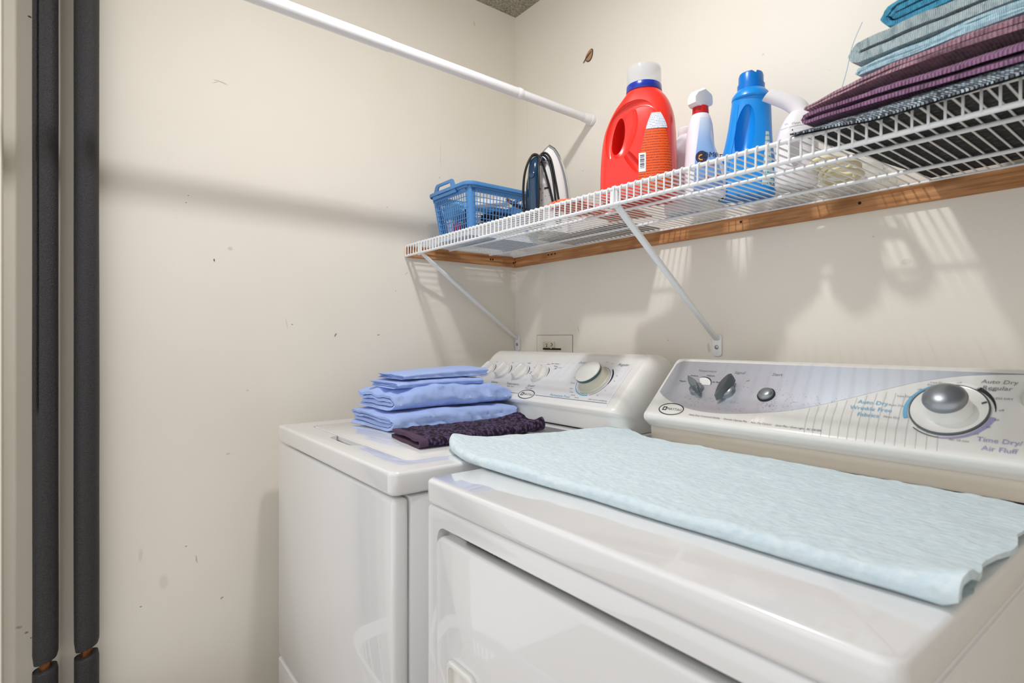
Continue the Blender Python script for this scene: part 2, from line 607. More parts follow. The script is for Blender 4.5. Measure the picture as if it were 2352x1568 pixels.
def prism(bm, poly, z0, z1, f):
    """polygon (2D) extruded between two heights; f(u, v, h) -> point"""
    lo = [bm.verts.new(f(u, v, z0)) for u, v in poly]
    hi = [bm.verts.new(f(u, v, z1)) for u, v in poly]
    n = len(poly)
    bm.faces.new(lo[::-1]); bm.faces.new(hi)
    for i in range(n):
        bm.faces.new((lo[i], lo[(i + 1) % n], hi[(i + 1) % n], hi[i]))
    return bm

def rrect(x0, y0, x1, y1, r, n=6):
    P = []
    for cx, cy, a in ((x1 - r, y1 - r, 0), (x0 + r, y1 - r, 90), (x0 + r, y0 + r, 180), (x1 - r, y0 + r, 270)):
        for k in range(n + 1):
            t = math.radians(a + 90 * k / n)
            P.append((cx + r * math.cos(t), cy + r * math.sin(t)))
    return P

def slab(bm, poly, z0, z1, f, bev, seg=2):
    t = B()
    prism(t, poly, z0, z1, f)
    bmesh.ops.recalc_face_normals(t, faces=t.faces)
    es = [e for e in t.edges if len(e.link_faces) == 2 and e.calc_face_angle(0) > 0.6]
    bmesh.ops.bevel(t, geom=es, offset=bev, segments=seg, profile=0.5, affect='EDGES')
    merge(bm, t)
    return bm

def boolean(o, cutters, op='DIFFERENCE'):
    cs = []
    for c in cutters:
        me = bpy.data.meshes.new('c')
        bmesh.ops.recalc_face_normals(c, faces=c.faces)
        c.to_mesh(me); c.free()
        me.transform(Matrix.Translation(-OFF[o.name]))
        co = bpy.data.objects.new('c', me)
        COL.objects.link(co)
        md = o.modifiers.new('b', 'BOOLEAN')
        md.operation = op
        md.solver = 'EXACT'
        md.object = co
        co.matrix_world = Matrix.Translation(OFF[o.name])
        cs.append(co)
    bpy.context.view_layer.update()
    dg = bpy.context.evaluated_depsgraph_get()
    me = bpy.data.meshes.new_from_object(o.evaluated_get(dg))
    old = o.data
    o.modifiers.clear()
    o.data = me
    if not me.materials:
        me.materials.append(old.materials[0])
    finish(me, 35)
    for c in cs:
        bpy.data.objects.remove(c)
    return o

def fbm(x, y, z, s, o=2):
    return mnoise.fractal(Vector((x * s, y * s, z * s)), 1.0, 2.0, o)

# folded cloth -----------------------------------------------------------------
def densify(pts, step):
    out = [pts[0]]
    for a, b in zip(pts, pts[1:]):
        d = math.hypot(b[0] - a[0], b[1] - a[1])
        n = max(1, int(math.ceil(d / step)))
        for k in range(1, n + 1):
            out.append((a[0] + (b[0] - a[0]) * k / n, a[1] + (b[1] - a[1]) * k / n))
    return out

def fold_path(W, H, n, ins=0.0):
    """n layers folded one inside the other; the outermost fold closes at a=W, loose ends towards a=0"""
    s = H / n
    P = []
    m = n // 2
    for k in range(m):
        r = H / 2 - (k + 0.5) * s
        cx = W - H / 2
        left = ins * (k + 1) + s
        arc = [(cx + r * math.sin(t), H / 2 - r * math.cos(t)) for t in [PI * q / 10 for q in range(11)]]
        if k % 2 == 0:
            P += [(left, H / 2 - r)] + arc + [(left, H / 2 + r)]
            if k < m - 1:
                P += [(left - s / 2 * math.sin(t), H / 2 + r - s / 2 + s / 2 * math.cos(t)) for t in (PI * .25, PI * .5, PI * .75)]
        else:
            P += [(left, H / 2 + r)] + arc[::-1] + [(left, H / 2 - r)]
            if k < m - 1:
                P += [(left - s / 2 * math.sin(t), H / 2 - r + s / 2 - s / 2 * math.cos(t)) for t in (PI * .25, PI * .5, PI * .75)]
    return P

def ribbon(bm, path, t, l0, l1, nl, fn, step=0.008):
    P = densify(path, step)
    n = len(P)
    nor = []
    for i in range(n):
        a, b = P[max(0, i - 1)], P[min(n - 1, i + 1)]
        dx, dy = b[0] - a[0], b[1] - a[1]
        L = math.hypot(dx, dy) or 1
        nor.append((-dy / L, dx / L))
    V = []
    for j in range(nl + 1):
        l = l0 + (l1 - l0) * j / nl
        up = [bm.verts.new(fn(p[0] + q[0] * t / 2, p[1] + q[1] * t / 2, l)) for p, q in zip(P, nor)]
        dn = [bm.verts.new(fn(p[0] - q[0] * t / 2, p[1] - q[1] * t / 2, l)) for p, q in zip(P, nor)]
        V.append(up + dn[::-1])
    N = 2 * n
    for A, C in zip(V, V[1:]):
        for k in range(N):
            bm.faces.new((A[k], A[(k + 1) % N], C[(k + 1) % N], C[k]))
    for R in (V[0], V[-1]):
        for i in range(n - 1):
            bm.faces.new((R[i], R[i + 1], R[N - 2 - i], R[N - 1 - i]))
    return bm

# text -------------------------------------------------------------------------
def text(bm, s, size, f, u0, v0, align='CENTER', shear=0.0, xs=1.0):
    c = bpy.data.curves.new('t', 'FONT')
    c.body = s
    c.size = size
    c.align_x = align
    c.align_y = 'CENTER'
    c.shear = shear
    c.resolution_u = 2
    o = bpy.data.objects.new('t', c)
    COL.objects.link(o)
    dg = bpy.context.evaluated_depsgraph_get()
    me = bpy.data.meshes.new_from_object(o.evaluated_get(dg))
    bpy.data.objects.remove(o)
    bpy.data.curves.remove(c)
    for v in me.vertices:
        v.co = f(u0 + v.co.x * xs, v0 + v.co.y)
    bm.from_mesh(me)
    bpy.data.meshes.remove(me)

def strip(bm, pts, wd, f):
    """flat printed line along 2D points"""
    n = len(pts)
    L, Rr = [], []
    for i, p in enumerate(pts):
        a, b = pts[max(0, i - 1)], pts[min(n - 1, i + 1)]
        dx, dy = b[0] - a[0], b[1] - a[1]
        q = math.hypot(dx, dy) or 1
        w_ = wd[i] if isinstance(wd, (list, tuple)) else wd
        L.append(bm.verts.new(f(p[0] - dy / q * w_ / 2, p[1] + dx / q * w_ / 2)))
        Rr.append(bm.verts.new(f(p[0] + dy / q * w_ / 2, p[1] - dx / q * w_ / 2)))
    for i in range(n - 1):
        bm.faces.new((L[i], L[i + 1], Rr[i + 1], Rr[i]))

def arc(cx, cy, rx, ry, a0, a1, n=24):
    return [(cx + rx * math.cos(math.radians(a0 + (a1 - a0) * k / n)), cy + ry * math.sin(math.radians(a0 + (a1 - a0) * k / n))) for k in range(n + 1)]

# ------------------------------------------------------------------ room
CEIL = 2.368
XR, YF = 2.9, -1.4555
XS = 1.95                                      # right end of shelf and cleat
struct('wall_left', box(B(), (-0.1, YF - 0.1, 0), (0, 0.1, CEIL)), 'wall_paint_left')
struct('wall_back', box(B(), (0, 0, 0), (XR + 0.1, 0.1, CEIL)), 'wall_paint_back')
struct('wall_right', box(B(), (XR, YF - 0.1, 0), (XR + 0.1, 0, CEIL)), 'wall_paint_plain')
fw = box(B(), (0, YF - 0.1, 0), (0.06, YF, CEIL))
box(fw, (0.06, YF - 0.1, 2.12), (XR, YF, CEIL))
struct('wall_front', fw, 'wall_paint_plain')
struct('floor', box(B(), (-0.1, YF - 1.5, -0.1), (XR + 0.6, 0.1, 0)), 'floor_vinyl')
struct('ceiling', box(B(), (-0.1, YF - 0.1, CEIL), (XR + 0.1, 0.1, CEIL + 0.1)), 'ceiling_texture')

# ------------------------------------------------------------------ insulated pipes
def pipe(yc, r, gap, label, slit):
    xc = 0.036
    t = thing('insulated_pipe', label, 'pipe', (xc, yc, 0), 'insulated pipes on the left wall')
    part('copper_pipe', tube(B(), [(xc, yc, 0.01), (xc, yc, CEIL - 0.001)], 0.0115, 20), 'copper', t, label='bare copper tube showing in the gap')
    for nm, z0, z1 in (('foam_sleeve', gap + 0.009, CEIL - 0.002), ('foam_sleeve', 0.005, gap - 0.009)):
        n, m = 40, 120
        rings = []
        top = z0 > 0.1
        for j in range(m + 1):
            z = z0 + (z1 - z0) * j / m
            e = min((z - z0), (z1 - z)) / 0.006
            sh = 1 - 0.10 * max(0, 1 - e) ** 2
            rg = []
            for k in range(n):
                a = 2 * PI * k / n
                rr = r * sh * (1 + 0.03 * fbm(math.cos(a), math.sin(a) + yc * 9, z, 2.3))
                if slit and top and z > 0.98:
                    d = abs(a - slit)
                    if d < 0.09:
                        rr -= 0.007
                slope = 0.006 * (math.sin(a)) if (top and j == 0) or (not top and j == m) else 0
                rg.append((xc + rr * math.cos(a), yc + rr * math.sin(a), z + slope))
            rings.append(rg)
        part(nm, loft(B(), rings), 'foam_black', t, ang=50)
pipe(-1.3830, 0.0232, 0.408, 'black foam covered pipe nearest the front corner, further from the washer', 2 * PI - math.radians(38))
pipe(-1.3085, 0.0242, 0.4135, 'black foam covered pipe on the washer side of the pair', 0)

# ------------------------------------------------------------------ panel coordinates of the two consoles
def panel(A, Bq):
    L = math.hypot(Bq[0] - A[0], Bq[1] - A[1])
    ty, tz = (Bq[0] - A[0]) / L, (Bq[1] - A[1]) / L
    ny, nz = -tz, ty
    def P(x, s, h=0.0):
        return Vector((x, A[0] + ty * s + ny * h, A[1] + tz * s + nz * h))
    return P, Vector((0, ny, nz)), Vector((0, ty, tz))
PW, NW, TW = panel((-.318, .983), (-.222, 1.074))
PD, ND, TD = panel((-.308, .985), (-.205, 1.083))

def console(bm, prof, xs):
    """profile (y, z) lofted along x; xs: (x, shrink)"""
    cy = sum(p[0] for p in prof) / len(prof)
    rings = []
    zb = min(p[1] for p in prof)
    for x, k in xs:
        rings.append([(x, -0.17 + (p[0] + 0.17) * k, zb + (p[1] - zb) * (1 - (1 - k) * 0.75)) for p in prof])
    return loft(bm, rings)

def smooth_prof(pts, n=5):
    """Catmull-Rom through the points"""
    out = []
    N = len(pts)
    for i in range(N - 1):
        p0, p1, p2, p3 = pts[max(0, i - 1)], pts[i], pts[i + 1], pts[min(N - 1, i + 2)]
        for k in range(n):
            t = k / n
            out.append(tuple(0.5 * ((2 * b) + (-a + c) * t + (2 * a - 5 * b + 4 * c - d) * t * t + (-a + 3 * b - 3 * c + d) * t ** 3)
                             for a, b, c, d in zip(p0, p1, p2, p3)))
    out.append(pts[-1])
    return out

def logo(t, P, x, s, a, b, ring, ink, hh=0.0012):
    bm = B()
    prism(bm, [(x + a * math.cos(2 * PI * k / 36), s + b * math.sin(2 * PI * k / 36)) for k in range(36)], 0.0, hh, lambda u, v, h: P(u, v, h))
    badge = part('logo_badge', bm, 'white_plastic', t)
    bm = B()
    strip(bm, arc(x, s, a * 0.97, b * 0.95, 0, 360, 48), a * 0.07, lambda u, v: P(u, v, hh + 0.0003))
    q = a * 0.16
    cx = x - a * 0.52
    f = lambda u, v: P(u, v, hh + 0.0003)
    for (u0, u1, v0, v1) in ((cx - q, cx + q, s + q * .55, s + q), (cx - q, cx + q, s - q, s - q * .55), (cx - q, cx - q * .5, s - q, s + q), (cx + q * .5, cx + q, s - q, s + q)):
        vs = [bm.verts.new(f(*c)) for c in ((u0, v0), (u1, v0), (u1, v1), (u0, v1))]
        bm.faces.new(vs)
    text(bm, 'MAYTAG', a * 0.30, f, x + a * 0.27, s - a * .01, xs=1.0)
    part('logo_lettering', bm, ink, badge, kind='stuff')

# ------------------------------------------------------------------ washing machine
ZT = 0.914
wx0, wx1, wyf, wyb = 0.1132, 0.8065, -0.9029, -0.095
WM = thing('washing_machine', 'white top loading washing machine in the corner with blue sheets on its lid', 'washing machine', ((wx0 + wx1) / 2, -0.5, 0))
boxp('cabinet', (wx0 + .002, -.8665, .012), (wx1 - .002, wyb, .868), 'white_enamel', WM, .004)
boxp('front_panel', (wx0 + .001, wyf + .003, .2985), (wx1 - .002, -.8685, .867), 'white_enamel', WM, .009, 4)
boxp('lower_panel', (wx0 + .001, wyf + .003, .03), (wx1 - .002, -.8685, .2945), 'white_enamel', WM, .006, 3)
for px, py in ((wx0 + .05, -.84), (wx1 - .05, -.84), (wx0 + .05, -.15), (wx1 - .05, -.15)):
    part('foot', lathe(B(), [(.0, 0), (.02, 0), (.02, .008), (.01, .012), (.01, .03), (0, .03)], (px, py, 0), (0, 0, 1), 16), 'black_rubber', WM)
top = B()
flat = lambda u, v, h: (u, v, h)
slab(top, rrect(wx0, wyf, wx1, wyb, .018), ZT - .042, ZT, flat, .007, 4)
top = part('top_panel', top, 'white_enamel', WM)
LX0, LX1, LY0, LY1 = .19, .738, -.838, -.352
cut = prism(B(), rrect(LX0, LY0, LX1, LY1, .03, 8), ZT - .012, ZT + .02, flat)
notch = prism(B(), [(.372, -.830), (.392, -.858), (.402, -.862), (.512, -.862), (.522, -.858), (.542, -.830)], ZT - .016, ZT + .02, flat)
boolean(top, [cut, notch])
lid = slab(B(), rrect(LX0 + .0022, LY0 + .0022, LX1 - .0022, LY1 - .0022, .028, 8), ZT - .0118, ZT + .0004, flat, .0022, 2)
lid = part('lid', lid, 'white_enamel', WM)
profW = [(-.312, ZT)] + smooth_prof([(-.312, .918), (-.312, .938), (-.3155, .953), (-.326, .962), (-.3300, .969), (-.3268, .976), tuple(PW(0, 0.002)[1:])], 4) + \
        smooth_prof([tuple(PW(0, .140)[1:]), tuple(PW(0, .155)[1:]), (-.196, 1.0965), (-.182, 1.1025), (-.160, 1.1035), (-.125, 1.100), (-.104, 1.086), (-.100, 1.06)], 4) + [(-.100, ZT)]
xs = [(wx0 + .001, .62), (wx0 + .004, .78), (wx0 + .009, .875), (wx0 + .017, .945), (wx0 + .026, .982), (wx0 + .036, 1), (wx0 + .037, 1),
      (wx1 - .038, 1), (wx1 - .037, 1), (wx1 - .027, .982), (wx1 - .017, .945), (wx1 - .009, .875), (wx1 - .004, .78), (wx1 - .001, .62)]
con = part('console', console(B(), profW, xs), 'white_plastic', WM, 50)
# seam between console and top, grey control field
boxp('console_gasket', (wx0 + .02, -.3145, ZT), (wx1 - .02, -.3115, ZT + .003), 'dark_gap', WM, 0)
fld = prism(B(), smooth_prof([(.150, .06), (.152, .09), (.170, .115), (.205, .1265), (.30, .128)], 5) + [(.76, .128), (.76, -.012), (.15, -.012)], .0003, .0007, lambda u, v, h: PW(u, v, h))
MATS['field'] = mat('control_field', srgb(231, 232, 234), rough=0.35)
field = part('control_field', fld, 'field', con)
fW = lambda u, v: PW(u, v, .0011)
bk = B()
strip(bk, [(.15, .002), (.414, .0035)], .0012, fW)
strip(bk, [(.490, .0045), (.757, .0057)], .0012, fW)
for kx in (.181, .2655, .353, .4425):
    strip(bk, arc(kx, .0815, .0335, .0335, -12, 62), [.0006 + .0026 * math.sin(PI * i / 24) for i in range(25)], fW)
    text(bk, 'off', .006, fW, kx + .012, .122) if kx < .3 else text(bk, 'warm', .006, fW, kx + .006, .124)
    text(bk, 'high' if kx < .3 else 'cold', .006, fW, kx + .047, .108)
    strip(bk, arc(kx - .02, .118, .001, .001, 0, 360, 8), .001, fW)
text(bk, 'Fabric Softener', .0055, fW, .475, .127)
text(bk, 'Regular', .0055, fW, .485, .118)
text(bk, 'hot', .006, fW, .398, .089)
text(bk, 'cold', .006, fW, .398, .083)
gk = B()
text(gk, 'Load Size', .011, fW, .181, .036)
text(gk, 'Options', .011, fW, .2655, .036)
text(gk, 'Temperature', .0115, fW, .3565, .036, shear=.2)
text(gk, 'Wash / Rinse', .0065, fW, .3565, .026)
text(gk, 'Speed', .0125, fW, .4425, .036, shear=.2)
text(gk, 'Wash / Spin', .0065, fW, .4425, .026)
text(gk, 'Regular', .012, fW, .727, .136, shear=.3)
text(gk, 'HEAVY DUTY COMMERCIAL', .005, fW, .722, .012)
DX, DSS = .664, .0765
nb = B()
strip(nb, arc(DX, DSS, .056, .056, -12, 48, 30), [.0005 + .0048 * max(0, math.sin(PI * i / 34)) for i in range(31)], fW)
strip(bk, arc(DX, DSS, .0545, .0545, -70, 12, 30), .0012, fW)
strip(bk, arc(DX, DSS, .0485, .0485, -110, 85, 40), .0009, fW)
for a_, s_ in ((18, '16'), (2, '14'), (-28, '12'), (-48, '10'), (158, '6'), (176, '8'), (194, '10'), (212, '4'), (226, '2'), (240, 'off'), (256, '18'), (70, '12'), (88, '15')):
    text(gk, s_ + ' min' if a_ > 150 else s_, .0058, fW, DX + .069 * math.cos(math.radians(a_)), DSS + .066 * math.sin(math.radians(a_)))
bl = B()
strip(bl, arc(DX, DSS, .0535, .0535, 165, 285, 34), [.0008 + .0038 * (i / 34) for i in range(35)], fW)
text(bl, 'Delicates', .0115, fW, .587, .1365, shear=.25)
text(bl, 'Permanent Press', .0115, fW, .585, .012)
text(bl, 'extra rinse', .006, fW, .50, .113)
for nm, b_, m_ in (('black_print', bk, 'print_black'), ('grey_print', gk, 'print_grey'), ('navy_print', nb, 'print_navy'), ('blue_print', bl, 'print_blue')):
    part(nm, b_, m_, con, 80, label='printing on the control panel', kind='stuff')
logo(WM, PW, .4515, .0035, .0345, .0165, 'print_black', 'print_navy')

def knob(t, P, N, T, x, s, r, ang, m_body, m_grip, hs=.007, hg=.024, gw=.0105):
    kb = part('knob', lathe(B(), [(0, 0), (r, 0), (r, hs * .6), (r * .95, hs), (0, hs)], P(x, s, .0009), N, 36), m_body, t)
    bm = B()
    X = Vector((1, 0, 0))
    u = X * math.sin(ang) + T * math.cos(ang)      # along the grip
    v = N.cross(u)
    c = P(x, s, 0)
    rings = []
    for h, kl, kw in ((hs * .8, 1, 1), (hs + (hg - hs) * .5, .94, .82), (hg * .93, .86, .62), (hg, .72, .36)):
        ring = []
        for (a, b) in rrect(-r * .98 * kl, -gw * kw, r * .98 * kl, gw * kw, gw * kw * .85, 5):
            taper = 1 - .45 * max(0, (a / r)) ** 2
            ring.append(c + N * (h + .0009) + u * a + v * b * taper)
        rings.append(ring)
    part('grip', loft(bm, rings), m_grip, kb)
    return kb
for kx, a_ in ((.181, .28), (.2655, .18), (.353, .22), (.4425, -.25)):
    knob(WM, PW, NW, TW, kx, .0815, .0285, a_, 'white_plastic', 'white_plastic')
sc8 = lambda pr: [(r, h * .82) for r, h in pr]
dl = part('dial', lathe(B(), sc8([(0, 0), (.0455, 0), (.0455, .002), (.044, .004), (.0425, .0045), (.036, .022), (.0345, .030), (0, .030)]), PW(DX, DSS, .0008), NW, 56), 'knob_cream', WM, label='cream skirt of the large timer dial')
part('dial_band', lathe(B(), sc8([(0, .0295), (.0352, .0295), (.0368, .032), (.0368, .0395), (.035, .041), (0, .041)]), PW(DX, DSS, .0008), NW, 56), 'knob_green', dl, label='dark green band')
part('dial_cap', lathe(B(), sc8([(0, .040), (.0362, .040), (.0362, .0425), (.034, .0450), (.026, .0468), (.012, .0478), (0, .048)]), PW(DX, DSS, .0008), NW, 56), 'white_plastic', dl, label='white domed cap')
bm = B()
vs = [bm.verts.new(PW(DX + .036 + a, DSS - .006 + b, .0056)) for a, b in ((-.005, -.003), (.003, -.004), (-.001, .005))]
bm.faces.new(vs)
part('dial_pointer', bm, 'print_black', dl)

# ------------------------------------------------------------------ dryer
dx0, dx1, dyf, dyb = .8629, 1.5489, -.8718, -.095
DR = thing('clothes_dryer', 'white front loading dryer with a silver control panel and pale blue mat on top', 'dryer', ((dx0 + dx1) / 2, -.48, 0))
boxp('cabinet', (dx0 + .0025, -.838, .012), (dx1 - .0025, dyb, .8735), 'white_enamel', DR, .006, 3)
fp = part('front_panel', box(B(), (dx0 + .002, dyf + .003, .03), (dx1 - .002, -.837, .8725), .009, 4), 'white_enamel', DR)
boolean(fp, [slab(B(), rrect(.9005, .20, 1.5115, .8435, .022, 8), -.9, -.846, lambda u, v, h: (u, h, v), .001, 1)])
for px, py in ((dx0 + .05, -.80), (dx1 - .05, -.80), (dx0 + .05, -.15), (dx1 - .05, -.15)):
    part('foot', lathe(B(), [(.0, 0), (.02, 0), (.02, .008), (.01, .012), (.01, .03), (0, .03)], (px, py, 0), (0, 0, 1), 16), 'black_rubber', DR)
door = part('door', slab(B(), rrect(.9025, .203, 1.5095, .8315, .022, 8), -.8735, -.848, lambda u, v, h: (u, h, v), .006, 4), 'white_enamel', DR)
# raised handle frame with a finger pocket
hx0, hx1, hz0, hz1 = .9475, 1.0215, .50, .6555
fr = part('handle', slab(B(), rrect(hx0, hz0, hx1, hz1, .014, 6), -.8815, -.872, lambda u, v, h: (u, h, v), .003, 3), 'white_plastic', door)
boolean(fr, [slab(B(), rrect(hx0 + .008, hz0 + .008, hx1 - .009, hz1 - .008, .009, 5), -.9, -.8725, lambda u, v, h: (u, h, v), .001, 1)])
boolean(door, [slab(B(), rrect(hx0 + .008, hz0 + .008, hx1 - .009, hz1 - .008, .009, 5), -.9, -.856, lambda u, v, h: (u, h, v), .001, 1)])
st = B()
box(st, (.955, -.8475, .8318), (1.475, -.8462, .8425))  # thin dark sheet, puts the slot's shade into colour along the door top
part('gap_shadow_strip', st, 'dark_gap', DR, label='dark strip standing in for the shade in the slot above the door')
for q in range(9):
    boxp('door_seal_block', (.962 + q * .0105, -.8545, .8325), (.9705 + q * .0105, -.847, .8395), 'black_rubber', DR, .001, 1)
lt = B()
slab(lt, rrect(dx0, dyf, dx1, dyb, .018), ZT - .040, ZT, flat, .007, 4)
part('top_panel', lt, 'white_enamel', DR)
sb = B()
tube(sb, [(dx1 - .0025, -.700, .70), (dx1 - .0025, -.700, .06)], .0035, 8)
part('side_rib', sb, 'white_enamel', DR)
fl = B()
tube(fl, [(dx1 - .0035, -.834, .8665), (dx1 - .0035, -.10, .8665)], .0032, 8)
part('side_flange', fl, 'white_enamel', DR)
profD = smooth_prof([(-.296, .9475), (-.3055, .954), (-.3165, .964), (-.3185, .9725), (-.3155, .9785), tuple(PD(0, -.002)[1:])], 5) + \
        smooth_prof([tuple(PD(0, .140)[1:]), tuple(PD(0, .152)[1:]), (-.192, 1.0935), (-.178, 1.0965), (-.140, 1.0955), (-.110, 1.088), (-.100, 1.07)], 4) + [(-.100, .9475)]
cx0, cx1 = dx0 + .005, dx1 - .005
dc = part('console', console(B(), profD, [(cx0, .955), (cx0 + .002, .985), (cx0 + .005, 1), (cx0 + .011, 1), (cx0 + .0113, .994), (cx0 + .0121, .994), (cx0 + .0124, 1),
          (cx1 - .006, 1), (cx1 - .002, .985), (cx1, .955)]), 'white_plastic', DR, 45)
boxp('console_base', (cx0 + .004, -.2935, ZT + .0025), (cx1 - .004, -.11, .9485), 'bisque_plastic', DR, .002, 2)
boxp('console_gasket', (cx0 + .005, -.2925, ZT), (cx1 - .005, -.12, ZT + .003), 'dark_gap', DR, 0)
boxp('mounting_tab', (.925, -.301, ZT), (.9385, -.2925, ZT + .0042), 'white_enamel', DR, .001, 1)
curve = smooth_prof([(.8775, .0545), (.8960, .0415), (.9195, .0303), (.956, .0185), (.996, .0122), (1.040, .0112), (1.0915, .0168), (1.140, .0265), (1.186, .0390),
                     (1.230, .0575), (1.2716, .0780), (1.305, .0960), (1.331, .1095), (1.360, .1240), (1.3876, .1345), (1.415, .1425), (1.4423, .1472), (1.470, .1500), (1.4933, .1515)], 4)
fas = prism(B(), curve + [(1.53, .1535), (.892, .1535), (.8835, .1500), (.8775, .143)], .0002, .0008, lambda u, v, h: PD(u, v, h))
fas = part('control_fascia', fas, 'silver_fascia', dc, 60, label='silver fascia with a swooping lower edge')
fD = lambda u, v: PD(u, v, .0014)
bk, gk, bl, lv, sl = B(), B(), B(), B(), B()
text(gk, 'Temperature', .0085, fD, .968, .1255)
text(gk, 'Signal', .0105, fD, 1.046, .1255)
text(gk, 'Start', .0105, fD, 1.1265, .1255)
text(bk, 'Regular', .0058, fD, .922, .091)
text(bk, 'Medium', .0058, fD, .943, .109)
text(bk, 'Delicate', .0058, fD, .983, .112)
text(bk, 'Air Fluff', .0058, fD, 1.004, .094)
text(gk, 'off', .0062, fD, 1.072, .104)
text(bk, 'Heavy Duty Commercial Quality  ·  Oversize Capacity Plus  ·  Auto Dry Control  ·  Quiet Plus / Quiet Light   EC DRYER', .0054, fD, .984, -.0012, 'LEFT', shear=.2)
# white window beside the first knob
vs = [sl.verts.new(PD(u, v, .0013)) for u, v in arc(.970, .084, .0235, .0215, 2, 118, 20) + [(.970, .084)]]
sl.faces.new(vs)
strip(bk, arc(.970, .084, .0245, .0225, 2, 118, 20), [.0004 + .0022 * math.sin(PI * i / 20) for i in range(21)], lambda u, v: PD(u, v, .0016))
# fan of fine lines
fan = B()
for i in range(15):
    u0 = 1.215 + i * .0138
    vt = np.interp(u0, [c[0] for c in curve], [c[1] for c in curve]) - .004
    vt = min(vt, .098)
    strip(fan, [(u0 + .0, vt), (u0 + .0015, vt * .55), (u0 + .005, vt * .2 - .003), (u0 + .0095, -.012)], .0006, fD)
Cx, Cs = 1.4165, .0700
for i in range(3):
    text(bl, ('Auto Dry', 'Wrinkle Free', 'Fabrics')[i], .0118, fD, 1.311, .0720 - i * .0140)
text(gk, 'Auto Dry', .0112, fD, 1.4685, .1335, shear=.1)
text(gk, 'Regular', .0118, fD, 1.4675, .1205, shear=.1)
text(lv, 'Time Dry/', .0120, fD, 1.4850, .0190)
text(lv, 'Air Fluff', .0120, fD, 1.4870, .0040)
for u, v, s_ in ((1.355, .0915, 'Less Damp'), (1.346, .0705, 'Auto Dry'), (1.3455, .0440, 'More Dry'), (1.3705, .1085, 'off'), (1.392, .1260, 'Less Dry'), (1.391, .1205, 'Damp Dry'),
                 (1.4200, .1280, 'off'), (1.455, .116, 'MORE DRY'), (1.478, .100, 'LESS DRY'), (1.4790, .0770, 'off'), (1.4765, .058, '60'), (1.469, .043, '40'), (1.458, .0285, '20'), (1.44, .0125, 'Air 10 min')):
    text(gk, s_, .0056, fD, u, v)
strip(bl, arc(Cx, Cs, .0565, .0565, 110, 205, 34), [.0012 + .0052 * (i / 34) ** .8 for i in range(35)], fD)
strip(sl, arc(Cx, Cs, .0560, .0560, 60, 112, 20), .0062, fD)
strip(bk, arc(Cx, Cs, .0565, .0565, 3, 58, 30), [.0008 + .0062 * (i / 30) for i in range(31)], fD)
strip(lv, arc(Cx, Cs, .0560, .0560, -95, -8, 30), [.0015 + .0048 * (i / 30) for i in range(31)], fD)
strip(bk, arc(Cx, Cs, .0560, .0560, 228, 268, 14), .0012, fD)
for nm, b_, m_ in (('black_print', bk, 'print_black'), ('grey_print', gk, 'print_grey'), ('blue_print', bl, 'print_blue'), ('lavender_print', lv, 'print_lavender'), ('white_print', sl, 'print_white'), ('fan_print', fan, 'print_silver')):
    part(nm, b_, m_, dc, 80, label='printing on the control panel', kind='stuff')
logo(DR, PD, .9345, .0075, .0315, .0165, 'print_black', 'print_black')

def fin_knob(x, s, ang, r, ln, hg):
    kb = part('knob', lathe(B(), [(0, 0), (r * 1.08, 0), (r, .003), (r * .98, .008), (r * .7, .011), (0, .012)], PD(x, s, .0009), ND, 36), 'silver_paint', DR)
    X = Vector((1, 0, 0))
    u = X * math.sin(ang) + TD * math.cos(ang)
    v = ND.cross(u)
    c = PD(x, s, 0)
    rings = []
    for h, k in ((.006, 1.0), (.012, 1.0), (hg * .85, .95), (hg, .75)):
        ring = []
        for i in range(24):
            t = 2 * PI * i / 24
            a = math.cos(t) * ln
            b = math.sin(t) * .0085 * k * (1 - .55 * abs(math.cos(t)) ** 2)
            ring.append(c + ND * (h + (.004 * (a / ln) if h > .01 else 0)) + u * (a * (k if h > .013 else 1)) + v * b)
        rings.append(ring)
    part('grip', loft(B(), rings), 'silver_dark', kb)
fin_knob(.969, .0690, -.85, .0150, .0275, .026)
fin_knob(1.0405, .0695, .28, .0165, .0310, .028)
sbz = part('start_button_bezel', lathe(B(), [(0, 0), (.0172, 0), (.0172, .0022), (.0155, .0030), (0, .003)], PD(1.1245, .0700, .0009), ND, 36), 'black_rubber', DR)
part('start_button', lathe(B(), [(0, .002), (.0150, .002), (.0148, .0055), (.012, .0085), (.006, .0098), (0, .010)], PD(1.1245, .0700, .0009), ND, 36), 'silver_paint', sbz)
dial = part('dial', lathe(B(), [(0, 0), (.0512, 0), (.0512, .0015), (.0492, .0035), (.0475, .0030), (0, .003)], PD(Cx, Cs, .0010), ND, 64), 'white_plastic', DR, label='round white base plate of the large dial')
part('dial_ring', lathe(B(), [(.0488, .0030), (.0500, .0046), (.0514, .0030), (.0516, .0002)], PD(Cx, Cs, .0010), ND, 64, False), 'silver_dark', dial)
part('dial_skirt', lathe(B(), [(0, .0025), (.0325, .0025), (.0305, .006), (.0280, .015), (.0272, .0225), (0, .0225)], PD(Cx, Cs, .001), ND, 56), 'white_plastic', dial)
part('dial_cap', lathe(B(), [(0, .022), (.0262, .022), (.0286, .0235), (.0294, .0265), (.0286, .0295), (.0252, .0335), (.0192, .0366), (.0105, .0386), (0, .0393)], PD(Cx, Cs, .001), ND, 64), 'silver_paint', dial, label='silver domed dial cap')
part('dial_pointer', prism(B(), [(Cx + .0395, Cs + .0135), (Cx + .0455, Cs + .0175), (Cx + .0440, Cs + .0195), (Cx + .0385, Cs + .0155)], .0042, .0056, lambda u, v, h: PD(u, v, h)), 'silver_dark', dial)
